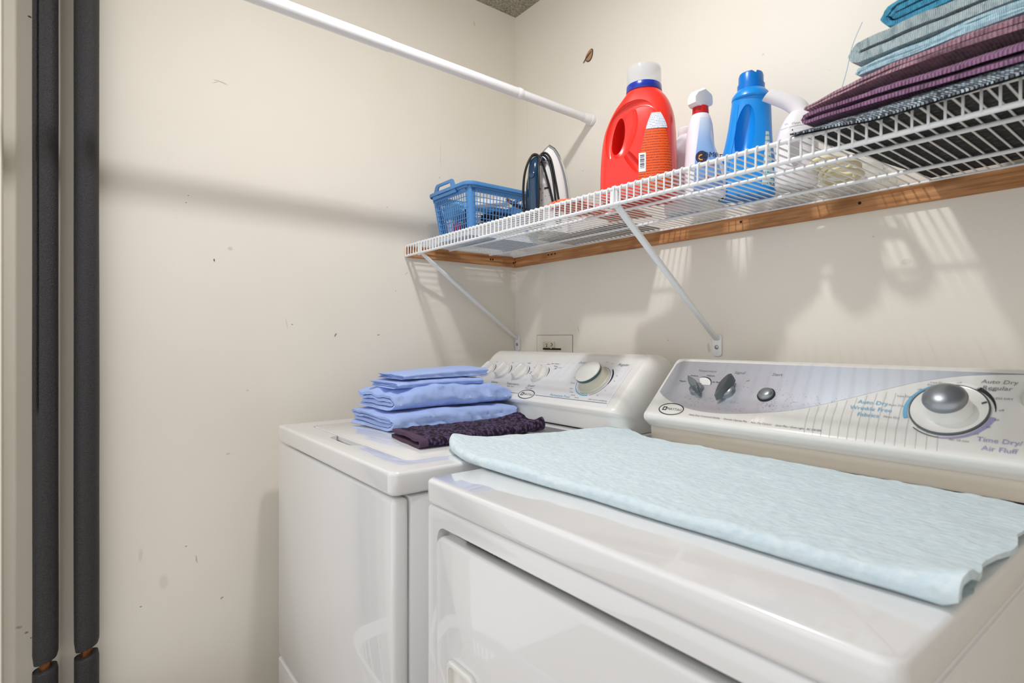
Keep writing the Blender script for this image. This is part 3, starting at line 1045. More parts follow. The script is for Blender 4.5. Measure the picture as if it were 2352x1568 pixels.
part('small_knob', lathe(B(), [(0, 0), (.0190, 0), (.0185, .004), (.0165, .010), (.0150, .014), (.010, .0155), (0, .016)], PD(1.5170, .1020, .0009), ND, 36), 'knob_cream', DR, label='cream round knob at the right end')

# ------------------------------------------------------------------ pale blue mat on the dryer
H = 0.021
base = [(.50, .0030), (.06, .0030), (.02, .0030)]
mp = base + [(.0105 - .0075 * math.sin(t), H / 2 - (H / 2 - .0030) * math.cos(t)) for t in [PI * q / 10 for q in range(11)]] + [(.02, H - .0030), (.09, H - .0055), (.25, H - .008), (.50, H - .008)]
def mat_fn(a, h, l):
    # l: along the dryer from 0 (left, over the washer) to 1 (right end); a: from the front fold backwards
    d0, d1 = .395, .405
    q = a / .50
    lo = max(0, 1 - h / (H * .35))
    xl = .690 + .075 * q + .012 * math.sin(q * 3)
    xr = 1.5505 - .004 * q + .005 * math.sin(q * 17) + .003 * fbm(q, 1, 2, 9)
    x = xl + (xr - .016 * lo - xl) * l
    yf = -.716 - .048 * min(1, (l / .16)) ** .7 + .020 * max(0, l - .3) + .004 * fbm(l, 3, 1, 5)
    yb = -.265 - .085 * min(1, l / .18) - .010 * max(0, l - .5)
    y = yf + (yb - yf) * q
    n = fbm(x, y, 0.3, 9)
    n2 = fbm(x, y, 7.7, 38, 3)
    f = h / H
    z = ZT + .0012 + h + f * (.0030 * n + .0020 * n2)
    lf = max(0, 1 - l / .05)
    z += lf * f * (.010 * math.exp(-(q / .10) ** 2) + .003)                       # rolled left end stands up
    if l > .93:                                                  # loose open end, lifting from the lid
        e = (l - .93) / .07
        z += f * e * (.012 * math.exp(-((q - .05) / .05) ** 2) + .0025 * math.sin(q * 17)) - e * f * .004 * max(0, q - .1)
        if x > 1.5489 - .004:
            z -= 0
    return (x, y, z)
tm = ribbon(B(), mp, .0052, 0, 1, 150, mat_fn, .010)
solo('bath_mat', tm, 'quilted_paleblue', 'pale blue quilted mat folded over, lying across the dryer top onto the washer', 'mat', ang=60)

# ------------------------------------------------------------------ purple wash cloth on the washer
wp = [(0, .0040)] + [(.1105 + .0065 * math.sin(t), .0105 - .0065 * math.cos(t)) for t in [PI * q / 8 for q in range(9)]] + [(0.004, .0165)]
def wc_fn(a, h, l):
    ll = Vector((.4825, -.746)); lr = Vector((.6580, -.768)); bl_ = Vector((.5000, -.405)); br = Vector((.6330, -.408))
    q = a / .1165
    f0 = ll.lerp(lr, q); f1 = bl_.lerp(br, q)
    p = f0.lerp(f1, l)
    f = h / .019
    z = ZT + .0012 + h * .92 + f * (.0035 * fbm(p.x, p.y, 0, 22) + .0025 * fbm(p.x, p.y, 3, 70, 2) + .002)
    e = max(0, (l - .80) / .20)
    z += f * (.014 * e * math.exp(-((q - .25) / .22) ** 2) + .010 * e * math.exp(-((q - .95) / .14) ** 2))
    p = p + Vector((.004 * fbm(p.x, p.y, 5, 14), .004 * fbm(p.x, p.y, 9, 14)))
    return (p.x, p.y, z)
PWt = thing('washcloth', 'dark purple folded terry cloth in front of the blue sheets on the washer', 'cloth', (.57, -.58, ZT))
part('cloth', ribbon(B(), wp, .0062, .045, 1, 70, wc_fn, .006), 'terry_purple', PWt, 70)
part('hem', ribbon(B(), wp, .0066, 0, .052, 5, wc_fn, .006), 'hem_purple', PWt, 70, label='smooth lighter purple hem')

# ------------------------------------------------------------------ folded blue sheets
def cloth_stack(name, label, x0, x1, y0, y1, z0, Hh, n, t, ins, rot, seed, cat, m, group, amp=.004, bulge=.012, flip=False, nl=60, tilt=0.0, yamp=.006, step=.007, crown=0.0):
    W = x1 - x0
    P = fold_path(W, Hh, n, ins)
    cx, cy = (x0 + x1) / 2, (y0 + y1) / 2
    def fn(a, h, l):
        q = a / W
        f = h / Hh
        u = (a - W / 2) * (-1 if flip else 1)
        y = y0 + (y1 - y0) * l - cy
        dz = amp * (fbm(u, y, seed, 10) * f + .5 * fbm(u, y * .6, seed + 4, 24) * f)
        e = abs(2 * l - 1) ** 3
        dz -= bulge * e * f
        dz += crown * f * math.sin(PI * min(1, max(0, l)))
        rec = (.009 * (1 - abs(2 * f - 1)) ** .7) * max(0, 1 - l / .10) * (1 if n > 2 else 0)
        yo = rec + yamp * fbm(u * 1.0, f * 1.4, seed + 9 + (0 if l < .5 else 5), 7) * (1 if l < .12 or l > .88 else .3)
        wr = fbm(y * 1.0, h * 2.2 + y * .5, seed + 2, 13, 3)
        xo = (.018 * (abs(wr) - .25) * min(1, Hh / .04) + .0025 * math.sin(f * 9 + seed)) * q ** 2
        u += xo
        y += yo
        c, s_ = math.cos(rot), math.sin(rot)
        return (cx + c * u - s_ * y, cy + s_ * u + c * y, z0 + h * 1.0 + dz + tilt * y * f)
    o = solo(name, ribbon(B(), P, t, 0, 1, nl, fn, step), m, label, cat, group, 70)
    return o
G = 'folded blue bed linen on the washer'
cloth_stack('folded_sheet', 'blue folded sheet lying lowest in the pile on the washer lid', .185, .425, -.730, -.325, ZT + .0015, .045, 4, .0085, .004, .02, 1.0, 'sheet', 'sheet_cotton', G, .006, .008, nl=90)
cloth_stack('folded_sheet', 'thickest blue folded sheet, middle of the pile on the washer lid', .185, .405, -.712, -.335, ZT + .0475, .054, 4, .0098, .006, .03, 5.0, 'sheet', 'sheet_cotton', G, .010, .012, nl=90, crown=.008)
cloth_stack('folded_pillowcase', 'blue folded pillowcase, second from the top of the linen pile', .225, .380, -.690, -.415, ZT + .102, .020, 4, .0036, .003, .02, 9.0, 'pillowcase', 'sheet_cotton', G, .002, .004, tilt=.01)
cloth_stack('folded_pillowcase', 'blue folded pillowcase on top of the linen pile', .232, .376, -.672, -.395, ZT + .1240, .021, 4, .0036, .003, .03, 14.0, 'pillowcase', 'sheet_cotton', G, .002, .003, tilt=.045)

# ------------------------------------------------------------------ wooden cleats, wire shelf, brackets
DZ = 1.4539                                    # deck level
CT = .0147
cb = thing('wood_cleat', 'long pine cleat screwed along the back wall under the shelf', 'cleat', (1.0, 0, 1.43))
boxp('board', (0, -CT, 1.4136), (XS, 0, DZ - .0035), 'pine_wood', cb, .0012, 1)
for x, z in ((.018, 1.432), (.205, 1.438), (.222, 1.438), (.240, 1.438), (.93, 1.436), (1.20, 1.432), (1.5, 1.436)):
    part('screw_hole', lathe(B(), [(0, 0), (.0032, 0), (.0032, .0006), (0, .0006)], (x, -CT, z), (0, -1, 0), 10), 'dark_gap', cb)
cl = thing('wood_cleat', 'short pine cleat on the left wall holding up the shelf end', 'cleat', (0, -.25, 1.43))
boxp('board', (0, -.462, 1.4136), (CT, -CT - .0005, DZ - .0035), 'pine_wood', cl, .0012, 1)
for y, z in ((-.118, 1.434), (-.128, 1.434), (-.022, 1.430)):
    part('screw_hole', lathe(B(), [(0, 0), (.0034, 0), (.0034, .0006), (0, .0006)], (CT, y, z), (1, 0, 0), 10), 'dark_gap', cl)

SH = thing('wire_shelf', 'white vinyl coated wire shelf running along the back wall above both machines', 'shelf', (1.0, -.23, DZ))
YFR, ZL = -.4645, 1.4172
xe0, xe1 = .004, XS - .004
for (y, z, r) in ((YFR + .004, DZ - .0042, .0040), (YFR, ZL, .0040), (-.302, DZ - .0052, .0037), (-.131, DZ - .0052, .0037), (-.020, DZ - .004, .0022)):
    part('rail', tube(B(), [(xe0, y, z), (xe1, y, z)], r, 10), 'wire_white', SH)
wm_ = B()
r_ = .0017
tube(wm_, [(0, -.006, DZ), (0, YFR + .004, DZ), (0, YFR + .0005, DZ - .001), (0, YFR - .0022, DZ - .0045), (0, YFR - .0030, DZ - .010), (0, YFR - .0036, ZL - .001)], r_, 6)
wire0 = part('cross_wire', wm_, 'wire_white', SH)
me0 = wire0.data
nW = int((xe1 - xe0) / .0178)
for i in range(nW):
    o = wire0 if i == 0 else wire0.copy()
    if i:
        COL.objects.link(o)
        o.parent = SH
    o.location = (xe0 + .004 + i * .0178, 0, 0)

def bracket(xt, xb, label):
    t = thing('shelf_bracket', label, 'bracket', (xb, 0, 1.12), 'shelf support brackets')
    a = Vector((xt, YFR + .004, ZL + .006)); b = Vector((xb, -.006, 1.142))
    d = (b - a).normalized()
    side = d.cross(Vector((0, 0, 1))).normalized()
    up = side.cross(d).normalized()
    rings = []
    L = (b - a).length
    for f, wd, th in ((0, .0085, .0030), (.05, .0085, .0032), (.10, .0080, .0045), (.5, .0070, .0060), (.9, .0062, .0060), (.97, .0070, .0040), (1.0, .0080, .0026)):
        c = a + d * L * f
        ring = []
        for k in range(16):
            q = 2 * PI * k / 16
            ring.append(c + side * (wd * math.copysign(abs(math.cos(q)) ** .55, math.cos(q))) + up * (th * math.copysign(abs(math.sin(q)) ** .55, math.sin(q))))
        rings.append(ring)
    part('arm', loft(B(), rings), 'wire_white', t)
    pl = B()
    slab(pl, rrect(xb - .0135, 1.098, xb + .0135, 1.156, .009, 6), -.0055, -.0002, lambda u, v, h: (u, h, v), .0016, 2)
    plate = part('wall_plate', pl, 'wire_white', t)
    part('screw', lathe(B(), [(0, 0), (.0058, 0), (.0055, .0018), (.003, .003), (0, .0032)], (xb, -.0054, 1.122), (0, -1, 0), 20), 'steel', plate)
    hk = B()
    slab(hk, [(-.011, ZL - .006), (.011, ZL - .006), (.009, DZ - .006), (.005, DZ + .002), (-.005, DZ + .002), (-.009, DZ - .006)], YFR + .0015, YFR + .008, lambda u, v, h: (xt + u, h, v), .001, 1)
    part('hook_clip', hk, 'wire_white', t)
bracket(.090, .0165, 'white diagonal shelf bracket in the corner by the left wall')
bracket(.9115, .857, 'white diagonal shelf bracket fixed to the wall above the gap between machines')

# ------------------------------------------------------------------ closet rod
t = thing('closet_rod', 'white telescopic closet rod running from the back wall above the basket', 'rod', (.403, -.7, 1.86))
zr = lambda y: 1.8545 - .0215 * y
rp = lambda y: (.403, y, zr(y))
def ridged(y0, y1, r):
    n = int(abs(y1 - y0) / .004)
    bm = B()
    pts, rr = [], []
    for i in range(2 * n + 1):
        y = y0 + (y1 - y0) * i / (2 * n)
        pts.append(rp(y)); rr.append(r + (.00035 if i % 2 else -.00035))
    return tube(bm, pts, rr, 24)
part('inner_tube', ridged(-.02, -.31, .0128), 'wire_white', t, 60)
part('middle_tube', ridged(-.305, -.72, .0142), 'wire_white', t, 60)
part('outer_tube', ridged(-.715, YF + .02, .0156), 'wire_white', t, 60)
part('collar', tube(B(), [rp(-.296), rp(-.298), rp(-.308), rp(-.311)], [.0150, .0160, .0160, .0150], 28), 'wire_white', t)
part('end_cap', tube(B(), [rp(-.0005), rp(-.004), rp(-.012), rp(-.014), rp(-.026), rp(-.028), rp(-.040), rp(-.042)], [.0180, .0185, .0180, .0160, .0158, .0148, .0146, .0130], 28), 'wire_white', t)
part('end_cap', tube(B(), [rp(YF + .0005), rp(YF + .004), rp(YF + .02), rp(YF + .03)], [.0195, .0195, .0185, .0160], 28), 'wire_white', t)

# ------------------------------------------------------------------ outlet and the scrap on the wall
t = thing('electrical_outlet', 'painted over wall outlet half hidden behind the washer console', 'outlet', (.22, 0, 1.10))
boxp('cover_panel', (.1275, -.0016, 1.03), (.3115, -.0001, 1.1555), 'wall_paint_plain', t, .0006, 1)
bm = B()
for lo, hi in (((.1262, -.0009, 1.03), (.1275, -.0001, 1.1568)), ((.3115, -.0009, 1.03), (.3128, -.0001, 1.1568)), ((.1262, -.0009, 1.1555), (.3128, -.0001, 1.1568))):
    box(bm, lo, hi)
part('panel_joint', bm, 'leaf_dark', t)
rc = boxp('receptacle', (.164, -.0065, 1.1125), (.2255, -.0012, 1.133), 'outlet_ivory', t, .002, 2)
for x, z, dx, dz in ((.1865, 1.1245, .0045, .0010), (.1865, 1.1175, .0018, .0030), (.2120, 1.1270, .0026, .0013), (.2165, 1.1225, .0015, .0032), (.2105, 1.1180, .0026, .0013)):
    part('slot', box(B(), (x - dx, -.0072, z - dz), (x + dx, -.0062, z + dz)), 'dark_gap', rc)
boxp('dark_slot', (.162, -.0030, 1.1045), (.2560, -.0010, 1.1105), 'dark_gap', t, 0)
part('screw', lathe(B(), [(0, 0), (.0035, 0), (.003, .002), (0, .0025)], (.2105, -.0062, 1.1112), (0, -1, 0), 14), 'outlet_ivory', t)
boxp('receptacle_lower', (.175, -.0050, 1.06), (.2350, -.0010, 1.1035), 'outlet_ivory', t, .002, 2)

t = thing('dried_leaf', 'small brown leaf shaped scrap stuck high on the back wall', 'leaf', (.39, 0, 2.07))
lw, lh = .0135, .019
def leaf(k, off, y):
    c, s_ = math.cos(-.62), math.sin(-.62)
    return [(.3925 + off + c * u - s_ * v, 2.0695 + s_ * u + c * v) for u, v in [(k * lw * math.cos(q) * (1 - .25 * math.sin(q)), k * lh * math.sin(q)) for q in [2 * PI * i / 28 for i in range(28)]]]
part('rim', prism(B(), leaf(1.08, 0, 0), -.0022, -.0002, lambda u, v, h: (u, h, v)), 'leaf_dark', t)
part('blade', prism(B(), leaf(.94, 0, 0), -.0034, -.0002, lambda u, v, h: (u, h, v)), 'leaf_brown', t)
part('stem', tube(B(), [(.3655, -.003, 2.0545), (.381, -.0046, 2.0645), (.392, -.005, 2.0710), (.404, -.0045, 2.0775)], [.0011, .0018, .0016, .0006], 8), 'leaf_dark', t)

# ------------------------------------------------------------------ things on the shelf
ZS = DZ + .0018
# --- blue basket
bx0, bx1, by0, by1, bh = .088, .310, -.418, -.110, .150
t = thing('plastic_basket', 'blue plastic lattice basket full of odds and ends at the corner end of the shelf', 'basket', (.2075, -.264, ZS))
def bk_pt(u, v, f):
    """point on the flared basket wall: u around (0..1 per side via coordinates), f height fraction"""
    e = .016 * f
    return e
def side_pt(side, q, f, off=0.0):
    e = .020 * f - .020 + off
    x0, x1, y0, y1 = bx0 - e, bx1 + e, by0 - e, by1 + e
    z = ZS + .004 + (bh - .004) * f
    if side == 0: return Vector((x0 + (x1 - x0) * q, y0, z))
    if side == 1: return Vector((x1, y0 + (y1 - y0) * q, z))
    if side == 2: return Vector((x1 + (x0 - x1) * q, y1, z))
    return Vector((x0, y1 + (y0 - y1) * q, z))
boxp('bottom', (bx0 + .02, by0 + .02, ZS), (bx1 - .02, by1 - .02, ZS + .003), 'basket_blue', t, .001, 1)
for sd, nv in ((0, 14), (1, 20), (2, 14), (3, 20)):
    bm = B()
    for i in range(nv + 1):
        q = .09 + .82 * i / nv
        tube(bm, [side_pt(sd, q, 0.0), side_pt(sd, q, .5), side_pt(sd, q, .87)], .0014, 5)
    for j in range(9):
        f = .0 + .84 * j / 8
        tube(bm, [side_pt(sd, .05, f), side_pt(sd, .95, f)], .0013, 5)
    loft(bm, [[side_pt(sd, q_, .82, o_), side_pt(sd, q_, 1.0, o_), side_pt(sd, q_, 1.0, o_ - .0025), side_pt(sd, q_, .82, o_ - .0025)] for q_ in (.03, .5, .97) for o_ in (0,)])
    part('lattice_panel', bm, 'basket_blue', t)
for sd in range(4):
    bm = B()
    n = []
    for f in (0, .5, .92):
        a = side_pt(sd, .90, f); c0 = side_pt((sd + 1) % 4, 0, f); b2 = side_pt((sd + 1) % 4, .07 if sd % 2 == 0 else .10, f)
        mid = [a, a.lerp(c0, .55), a.lerp(c0, .55).lerp(c0.lerp(b2, .45), .5) + (c0 - a.lerp(b2, .5)) * .15, c0.lerp(b2, .45), b2]
        ctr = Vector(((bx0 + bx1) / 2, (by0 + by1) / 2, a.z))
        inn = [p + (ctr - p).normalized() * .0025 for p in mid]
        n.append(mid + inn[::-1])
    loft(bm, n)
    part('corner_post', bm, 'basket_blue', t)
# rim: follows the top, rising in a bridge at the two short ends
def rim_path(ofs, zo):
    pts = []
    e = ofs
    for (cx_, cy_), a0 in (((bx1 + e - .03, by0 - e + .03), -90), ((bx1 + e - .03, by1 + e - .03), 0), ((bx0 - e + .03, by1 + e - .03), 90), ((bx0 - e + .03, by0 - e + .03), 180)):
        for k in range(7):
            q = math.radians(a0 + 90 * k / 6)
            pts.append((cx_ + .03 * math.cos(q), cy_ + .03 * math.sin(q), ZS + zo))
    return pts
rb = []
for (o1, z1) in ((.0, bh - .014), (.002, bh - .012), (.0035, bh - .001), (.011, bh + .001), (.0115, bh - .004), (.010, bh - .009), (.0085, bh - .004), (.004, bh - .004), (.002, bh - .0145)):
    rb.append(rim_path(o1, z1))
part('rim', loft(B(), [list(r) for r in rb], cap=False), 'basket_blue', t, 50)
for yy, sg in ((by0 - .004, -1), (by1 + .004, 1)):
    xm = (bx0 + bx1) / 2 - .020
    outer = [(-.070, bh - .020), (.070, bh - .020), (.062, bh + .002), (.052, bh + .021), (.044, bh + .0255), (-.044, bh + .0255), (-.052, bh + .021), (-.062, bh + .002)]
    inner = [(-.036, bh - .010), (.036, bh - .010), (.041, bh - .006), (.036, bh + .013), (.032, bh + .0160), (-.032, bh + .0160), (-.036, bh + .013), (-.041, bh - .006)]
    bm = B()
    A_ = [[bm.verts.new((xm + a, yy + d_ * .0028, ZS + z)) for a, z in pl_] for d_ in (-1, 1) for pl_ in (outer, inner)]
    n8 = 8
    o0, i0, o1, i1 = A_
    mp_ = [0, 1, 2, 3, 4, 5, 6, 7]
    for k in range(n8):
        k2 = (k + 1) % n8
        bm.faces.new((o0[k], o0[k2], i0[k2], i0[k]))
        bm.faces.new((o1[k2], o1[k], i1[k], i1[k2]))
        bm.faces.new((o0[k2], o0[k], o1[k], o1[k2]))
        bm.faces.new((i0[k], i0[k2], i1[k2], i1[k]))
    bmesh.ops.bevel(bm, geom=list(bm.edges), offset=.0009, segments=1, affect='EDGES')
    part('handle', bm, 'basket_blue', t, 40)
# contents
zb = ZS + .0035
def pillow(bm, c, sx, sy, sz, seed, amp=.12, rot=0, n=18):
    rings = []
    for j in range(1, n):
        ph = -PI / 2 + PI * j / n
        ring = []
        for k in range(28):
            th = 2 * PI * k / 28
            cx_, sx_ = math.cos(th), math.sin(th)
            u = math.copysign(abs(cx_) ** .6, cx_) * math.cos(ph) ** .5
            v = math.copysign(abs(sx_) ** .6, sx_) * math.cos(ph) ** .5
            q = math.sin(ph)
            f = 1 + amp * fbm(u + seed, v, q, 2.2)
            x, y = u * sx * f, v * sy * f
            ring.append((c[0] + x * math.cos(rot) - y * math.sin(rot), c[1] + x * math.sin(rot) + y * math.cos(rot), c[2] + q * sz * (1 + amp * fbm(u * 2, v * 2 + seed, 1, 2))))
        rings.append(ring)
    return loft(bm, rings)
solo('folded_cloth', pillow(B(), (.165, -.368, zb + .088), .050, .030, .026, 2, .3), 'cloth_skyblue', 'light blue cloth bunched at the near end inside the blue basket', 'cloth', ang=70)
solo('small_box', box(B(), (.180, -.392, zb), (.215, -.352, zb + .044), .002, 2), 'box_red', 'small red carton standing inside the blue basket', 'box')
solo('pill_bottle', lathe(B(), [(0, 0), (.016, 0), (.017, .003), (.017, .045), (.013, .050), (.013, .054), (.0155, .054), (.0155, .066), (0, .066)], (.150, -.372, zb), (0, 0, 1), 24), 'bottle_white', 'small white pill bottle beside the red carton in the basket', 'bottle')
solo('small_bottle', lathe(B(), [(0, 0), (.013, 0), (.014, .003), (.014, .050), (.007, .060), (.007, .070), (.009, .070), (.009, .082), (0, .082)], (.235, -.376, zb), (0, 0, 1), 20), 'bag_dark', 'small dark bottle by the corner post inside the basket', 'bottle')
Mx = Matrix.Translation((.255, -.265, zb + .012)) @ Matrix.Rotation(.35, 4, 'Y')
solo('brown_pouch', pillow(B(), (.252, -.262, zb + .028), .025, .085, .024, 6, .25), 'box_brown', 'dark brown pouch lying low along the long side of the basket', 'pouch', ang=70)
solo('dark_pouch', pillow(B(), (.236, -.235, zb + .070), .034, .080, .015, 9, .3), 'bag_dark', 'crumpled dark grey pouch in the middle of the blue basket', 'pouch', ang=70)
solo('packet', box(B(), (-.022, -.06, -.003), (.022, .06, .003), .002, 2, Matrix.Translation((.262, -.310, zb + .108)) @ Matrix.Rotation(.75, 4, 'Y') @ Matrix.Rotation(.25, 4, 'X')), 'medicine_print', 'white and blue printed packet leaning near the top inside the basket', 'packet')
solo('flat_carton', box(B(), (-.02, -.05, -.006), (.02, .05, .006), .0015, 1, Matrix.Translation((.262, -.190, zb + .112)) @ Matrix.Rotation(.5, 4, 'Y') @ Matrix.Rotation(-.25, 4, 'X')), 'box_brown', 'flat reddish brown carton on top of things inside the basket', 'box')
solo('plastic_pouch', pillow(B(), (.170, -.30, zb + .042), .042, .045, .034, 12, .25), 'plastic_clear', 'clear crumpled plastic pouch in the middle of the blue basket', 'bag', ang=70)

# --- steam iron (standing on its heel, sole plate towards the back wall)
ic = Vector((.417, -.195, ZS)); hd = Vector((.42, -.907, 0)).normalized(); wd_ = Vector((hd.y * -1, hd.x, 0)).normalized()
if wd_.x < 0: wd_ = -wd_
IP = lambda a, z, d: ic + wd_ * a + hd * d + Vector((0, 0, z))
t = thing('steam_iron', 'white and dark blue steam iron standing upright with its black cord wrapped around', 'iron', ic)
def teardrop(k, zt, zb_, hw, n=22):
    P = []
    for i in range(n + 1):
        f = i / n
        z = zb_ + (zt - zb_) * f
        P.append((hw * k * (1 - f ** 2.3) ** .62, z))
    return P + [(-a, z) for a, z in P[::-1][1:]]
HI = .273
sole = loft(B(), [[IP(a, z, 0) for a, z in teardrop(1, HI, .004  , .071)], [IP(a, z, .006) for a, z in teardrop(1, HI, .004  , .071)], [IP(a, z, .009) for a, z in teardrop(.96, HI - .004, .006  , .071)]])
part('sole_plate', sole, 'chrome', t)
part('sole_rim', loft(B(), [[IP(a, z, .009) for a, z in teardrop(.95, HI - .006, .007  , .071)], [IP(a, z, .014) for a, z in teardrop(.95, HI - .006, .007  , .071)]]), 'print_grey', t)
body = []
for d, k, zt, zb_ in ((.014, .93, HI - .010, .003), (.024, .92, HI - .020, .001), (.034, .86, HI - .034, 0.0), (.046, .74, HI - .055, 0.0), (.056, .60, HI - .075, .0), (.064, .42, HI - .10, .002)):
    body.append([IP(a, z, d) for a, z in teardrop(k, zt, zb_, .068)])
part('body_shell', loft(B(), body), 'iron_white', t, 60)
hpth = [(.030, .050), (.024, .085), (.035, .110), (.075, .118), (.125, .118), (.165, .116), (.190, .108), (.204, .088), (.206, .060)]
hp = smooth_prof(hpth, 5)
rings = []
for i, (z, d) in enumerate(hp):
    f = i / (len(hp) - 1)
    w_ = .0135 + .004 * math.sin(PI * f)
    th = .012
    a_, b_ = hp[max(0, i - 1)], hp[min(len(hp) - 1, i + 1)]
    tz, td = b_[0] - a_[0], b_[1] - a_[1]
    L = math.hypot(tz, td)
    nz, nd = -td / L, tz / L
    rings.append([IP(w_ * math.cos(q), z + nz * th * math.sin(q), d + nd * th * math.sin(q)) for q in [2 * PI * k / 20 for k in range(20)]])
hnd = part('handle', loft(B(), rings), 'iron_blue', t, 60)
part('steam_button', lathe(B(), [(0, 0), (.009, 0), (.009, .004), (.006, .0055), (0, .006)], IP(0, .150, .128), hd, 20), 'iron_blue', hnd)
lab = B()
for u0, u1, v0, v1 in ((-.030, .036, .060, .140),):
    V = [lab.verts.new(IP(a, z, d)) for a, z, d in ((u0, v0, .0655), (u1, v0, .0655), (u1 * .8, v1, .0655), (u0 * .8, v1, .0655))]
    f_ = lab.faces.new(V)
uvl = lab.loops.layers.uv.new('UVMap')
for f_ in lab.faces:
    for lp, uv in zip(f_.loops, ((0, 0), (1, 0), (1, 1), (0, 1))):
        lp[uvl].uv = uv
part('setting_label', lab, 'label_grey', t)
bars = B()
for u in (-.012, .020):
    box(bars, (-.010, -.0006, -.0022), (.010, .0006, .0022), 0, 1, Matrix.Translation(IP(u, .126, .0662)) @ Matrix.Rotation(math.atan2(wd_.y, wd_.x), 4, 'Z'))
part('label_bars', bars, 'print_black', t, kind='stuff')
def cordloop(pts, r=.0034):
    P = smooth_prof([tuple(p) for p in pts], 8)
    return tube(B(), P, r, 8)
for loop in ([(-.030, .006, .075), (-.034, .06, .09), (-.030, .12, .095), (-.014, .19, .085), (.004, .222, .070), (.022, .205, .060), (.036, .15, .062), (.046, .08, .066), (.050, .008, .062)],
             [(-.024, .006, .080), (-.028, .08, .10), (-.024, .15, .100), (-.006, .205, .080), (.008, .229, .066), (.026, .212, .058), (.041, .15, .058), (.053, .08, .058), (.057, .008, .056)],
             [(-.020, .004, .118), (-.026, .08, .130), (-.022, .15, .132), (-.010, .198, .122), (.002, .212, .108), (.013, .200, .112), (.020, .15, .128), (.0225, .08, .132), (.014, .004, .124)],
             [(-.017, .188, .120), (-.003, .2125, .112), (.012, .204, .098), (.024, .16, .086), (.038, .10, .078), (.054, .02, .072)]):
    part('cord', cordloop([IP(*q) for q in loop]), 'cord_black', t, 60)
part('cord', cordloop([IP(-.030, .008, .078), IP(-.01, .004, .09), IP(.02, .004, .082), IP(.050, .006, .064)], .0034), 'cord_black', t, 60)

# --- orange packet lying on the deck
def slabpillow(bm, c, sx, sy, sz, rot, seed):
    n, m_ = 20, 20
    top, bot = [], []
    c_, s_ = math.cos(rot), math.sin(rot)
    uv = bm.loops.layers.uv.new('UVMap')
    for j in range(m_ + 1):
        ra, rb_ = [], []
        for i in range(n + 1):
            u, v = 2 * i / n - 1, 2 * j / m_ - 1
            k = (1 - abs(u) ** 4) * (1 - abs(v) ** 4)
            z = sz * (k ** .5) * (1 + .25 * fbm(u + seed, v, 0, 1.6))
            x, y = u * sx, v * sy
            p = (c[0] + c_ * x - s_ * y, c[1] + s_ * x + c_ * y)
            ra.append(bm.verts.new((p[0], p[1], c[2] + .001 + z)))
            rb_.append(bm.verts.new((p[0], p[1], c[2])))
        top.append(ra); bot.append(rb_)
    for j in range(m_):
        for i in range(n):
            for g, fl in ((top, 0), (bot, 1)):
                V = [g[j][i], g[j][i + 1], g[j + 1][i + 1], g[j + 1][i]]
                T_ = [(i / n, j / m_), ((i + 1) / n, j / m_), ((i + 1) / n, (j + 1) / m_), (i / n, (j + 1) / m_)]
                if fl: V, T_ = V[::-1], T_[::-1]
                f = bm.faces.new(V)
                for lp, q in zip(f.loops, T_): lp[uv].uv = q
    for e in range(n):
        for a, b in (((top[0][e], top[0][e + 1]), (bot[0][e], bot[0][e + 1])), ((top[m_][e + 1], top[m_][e]), (bot[m_][e + 1], bot[m_][e])),
                     ((top[e + 1][0], top[e][0]), (bot[e + 1][0], bot[e][0])), ((top[e][n], top[e + 1][n]), (bot[e][n], bot[e + 1][n]))):
            bm.faces.new((a[0], b[0], b[1], a[1]))
    return bm
solo('orange_packet', slabpillow(B(), (.716, -.372, ZS), .046, .072, .017, .30, 4), 'orange_print', 'orange printed packet lying between the iron and the red bottle near the shelf edge', 'packet', ang=60)
solo('flat_packet', slabpillow(B(), (.735, -.232, ZS), .058, .052, .008, .30, 5), 'packet_mixed', 'thin multicoloured packet lying flat behind the orange packet', 'packet', ang=60)
solo('paper_bag', slabpillow(B(), (.515, -.098, ZS), .175, .078, .012, .0, 6), 'bag_kraft', 'flat taupe paper bag lying against the back wall between iron and red bottle', 'bag', ang=60)
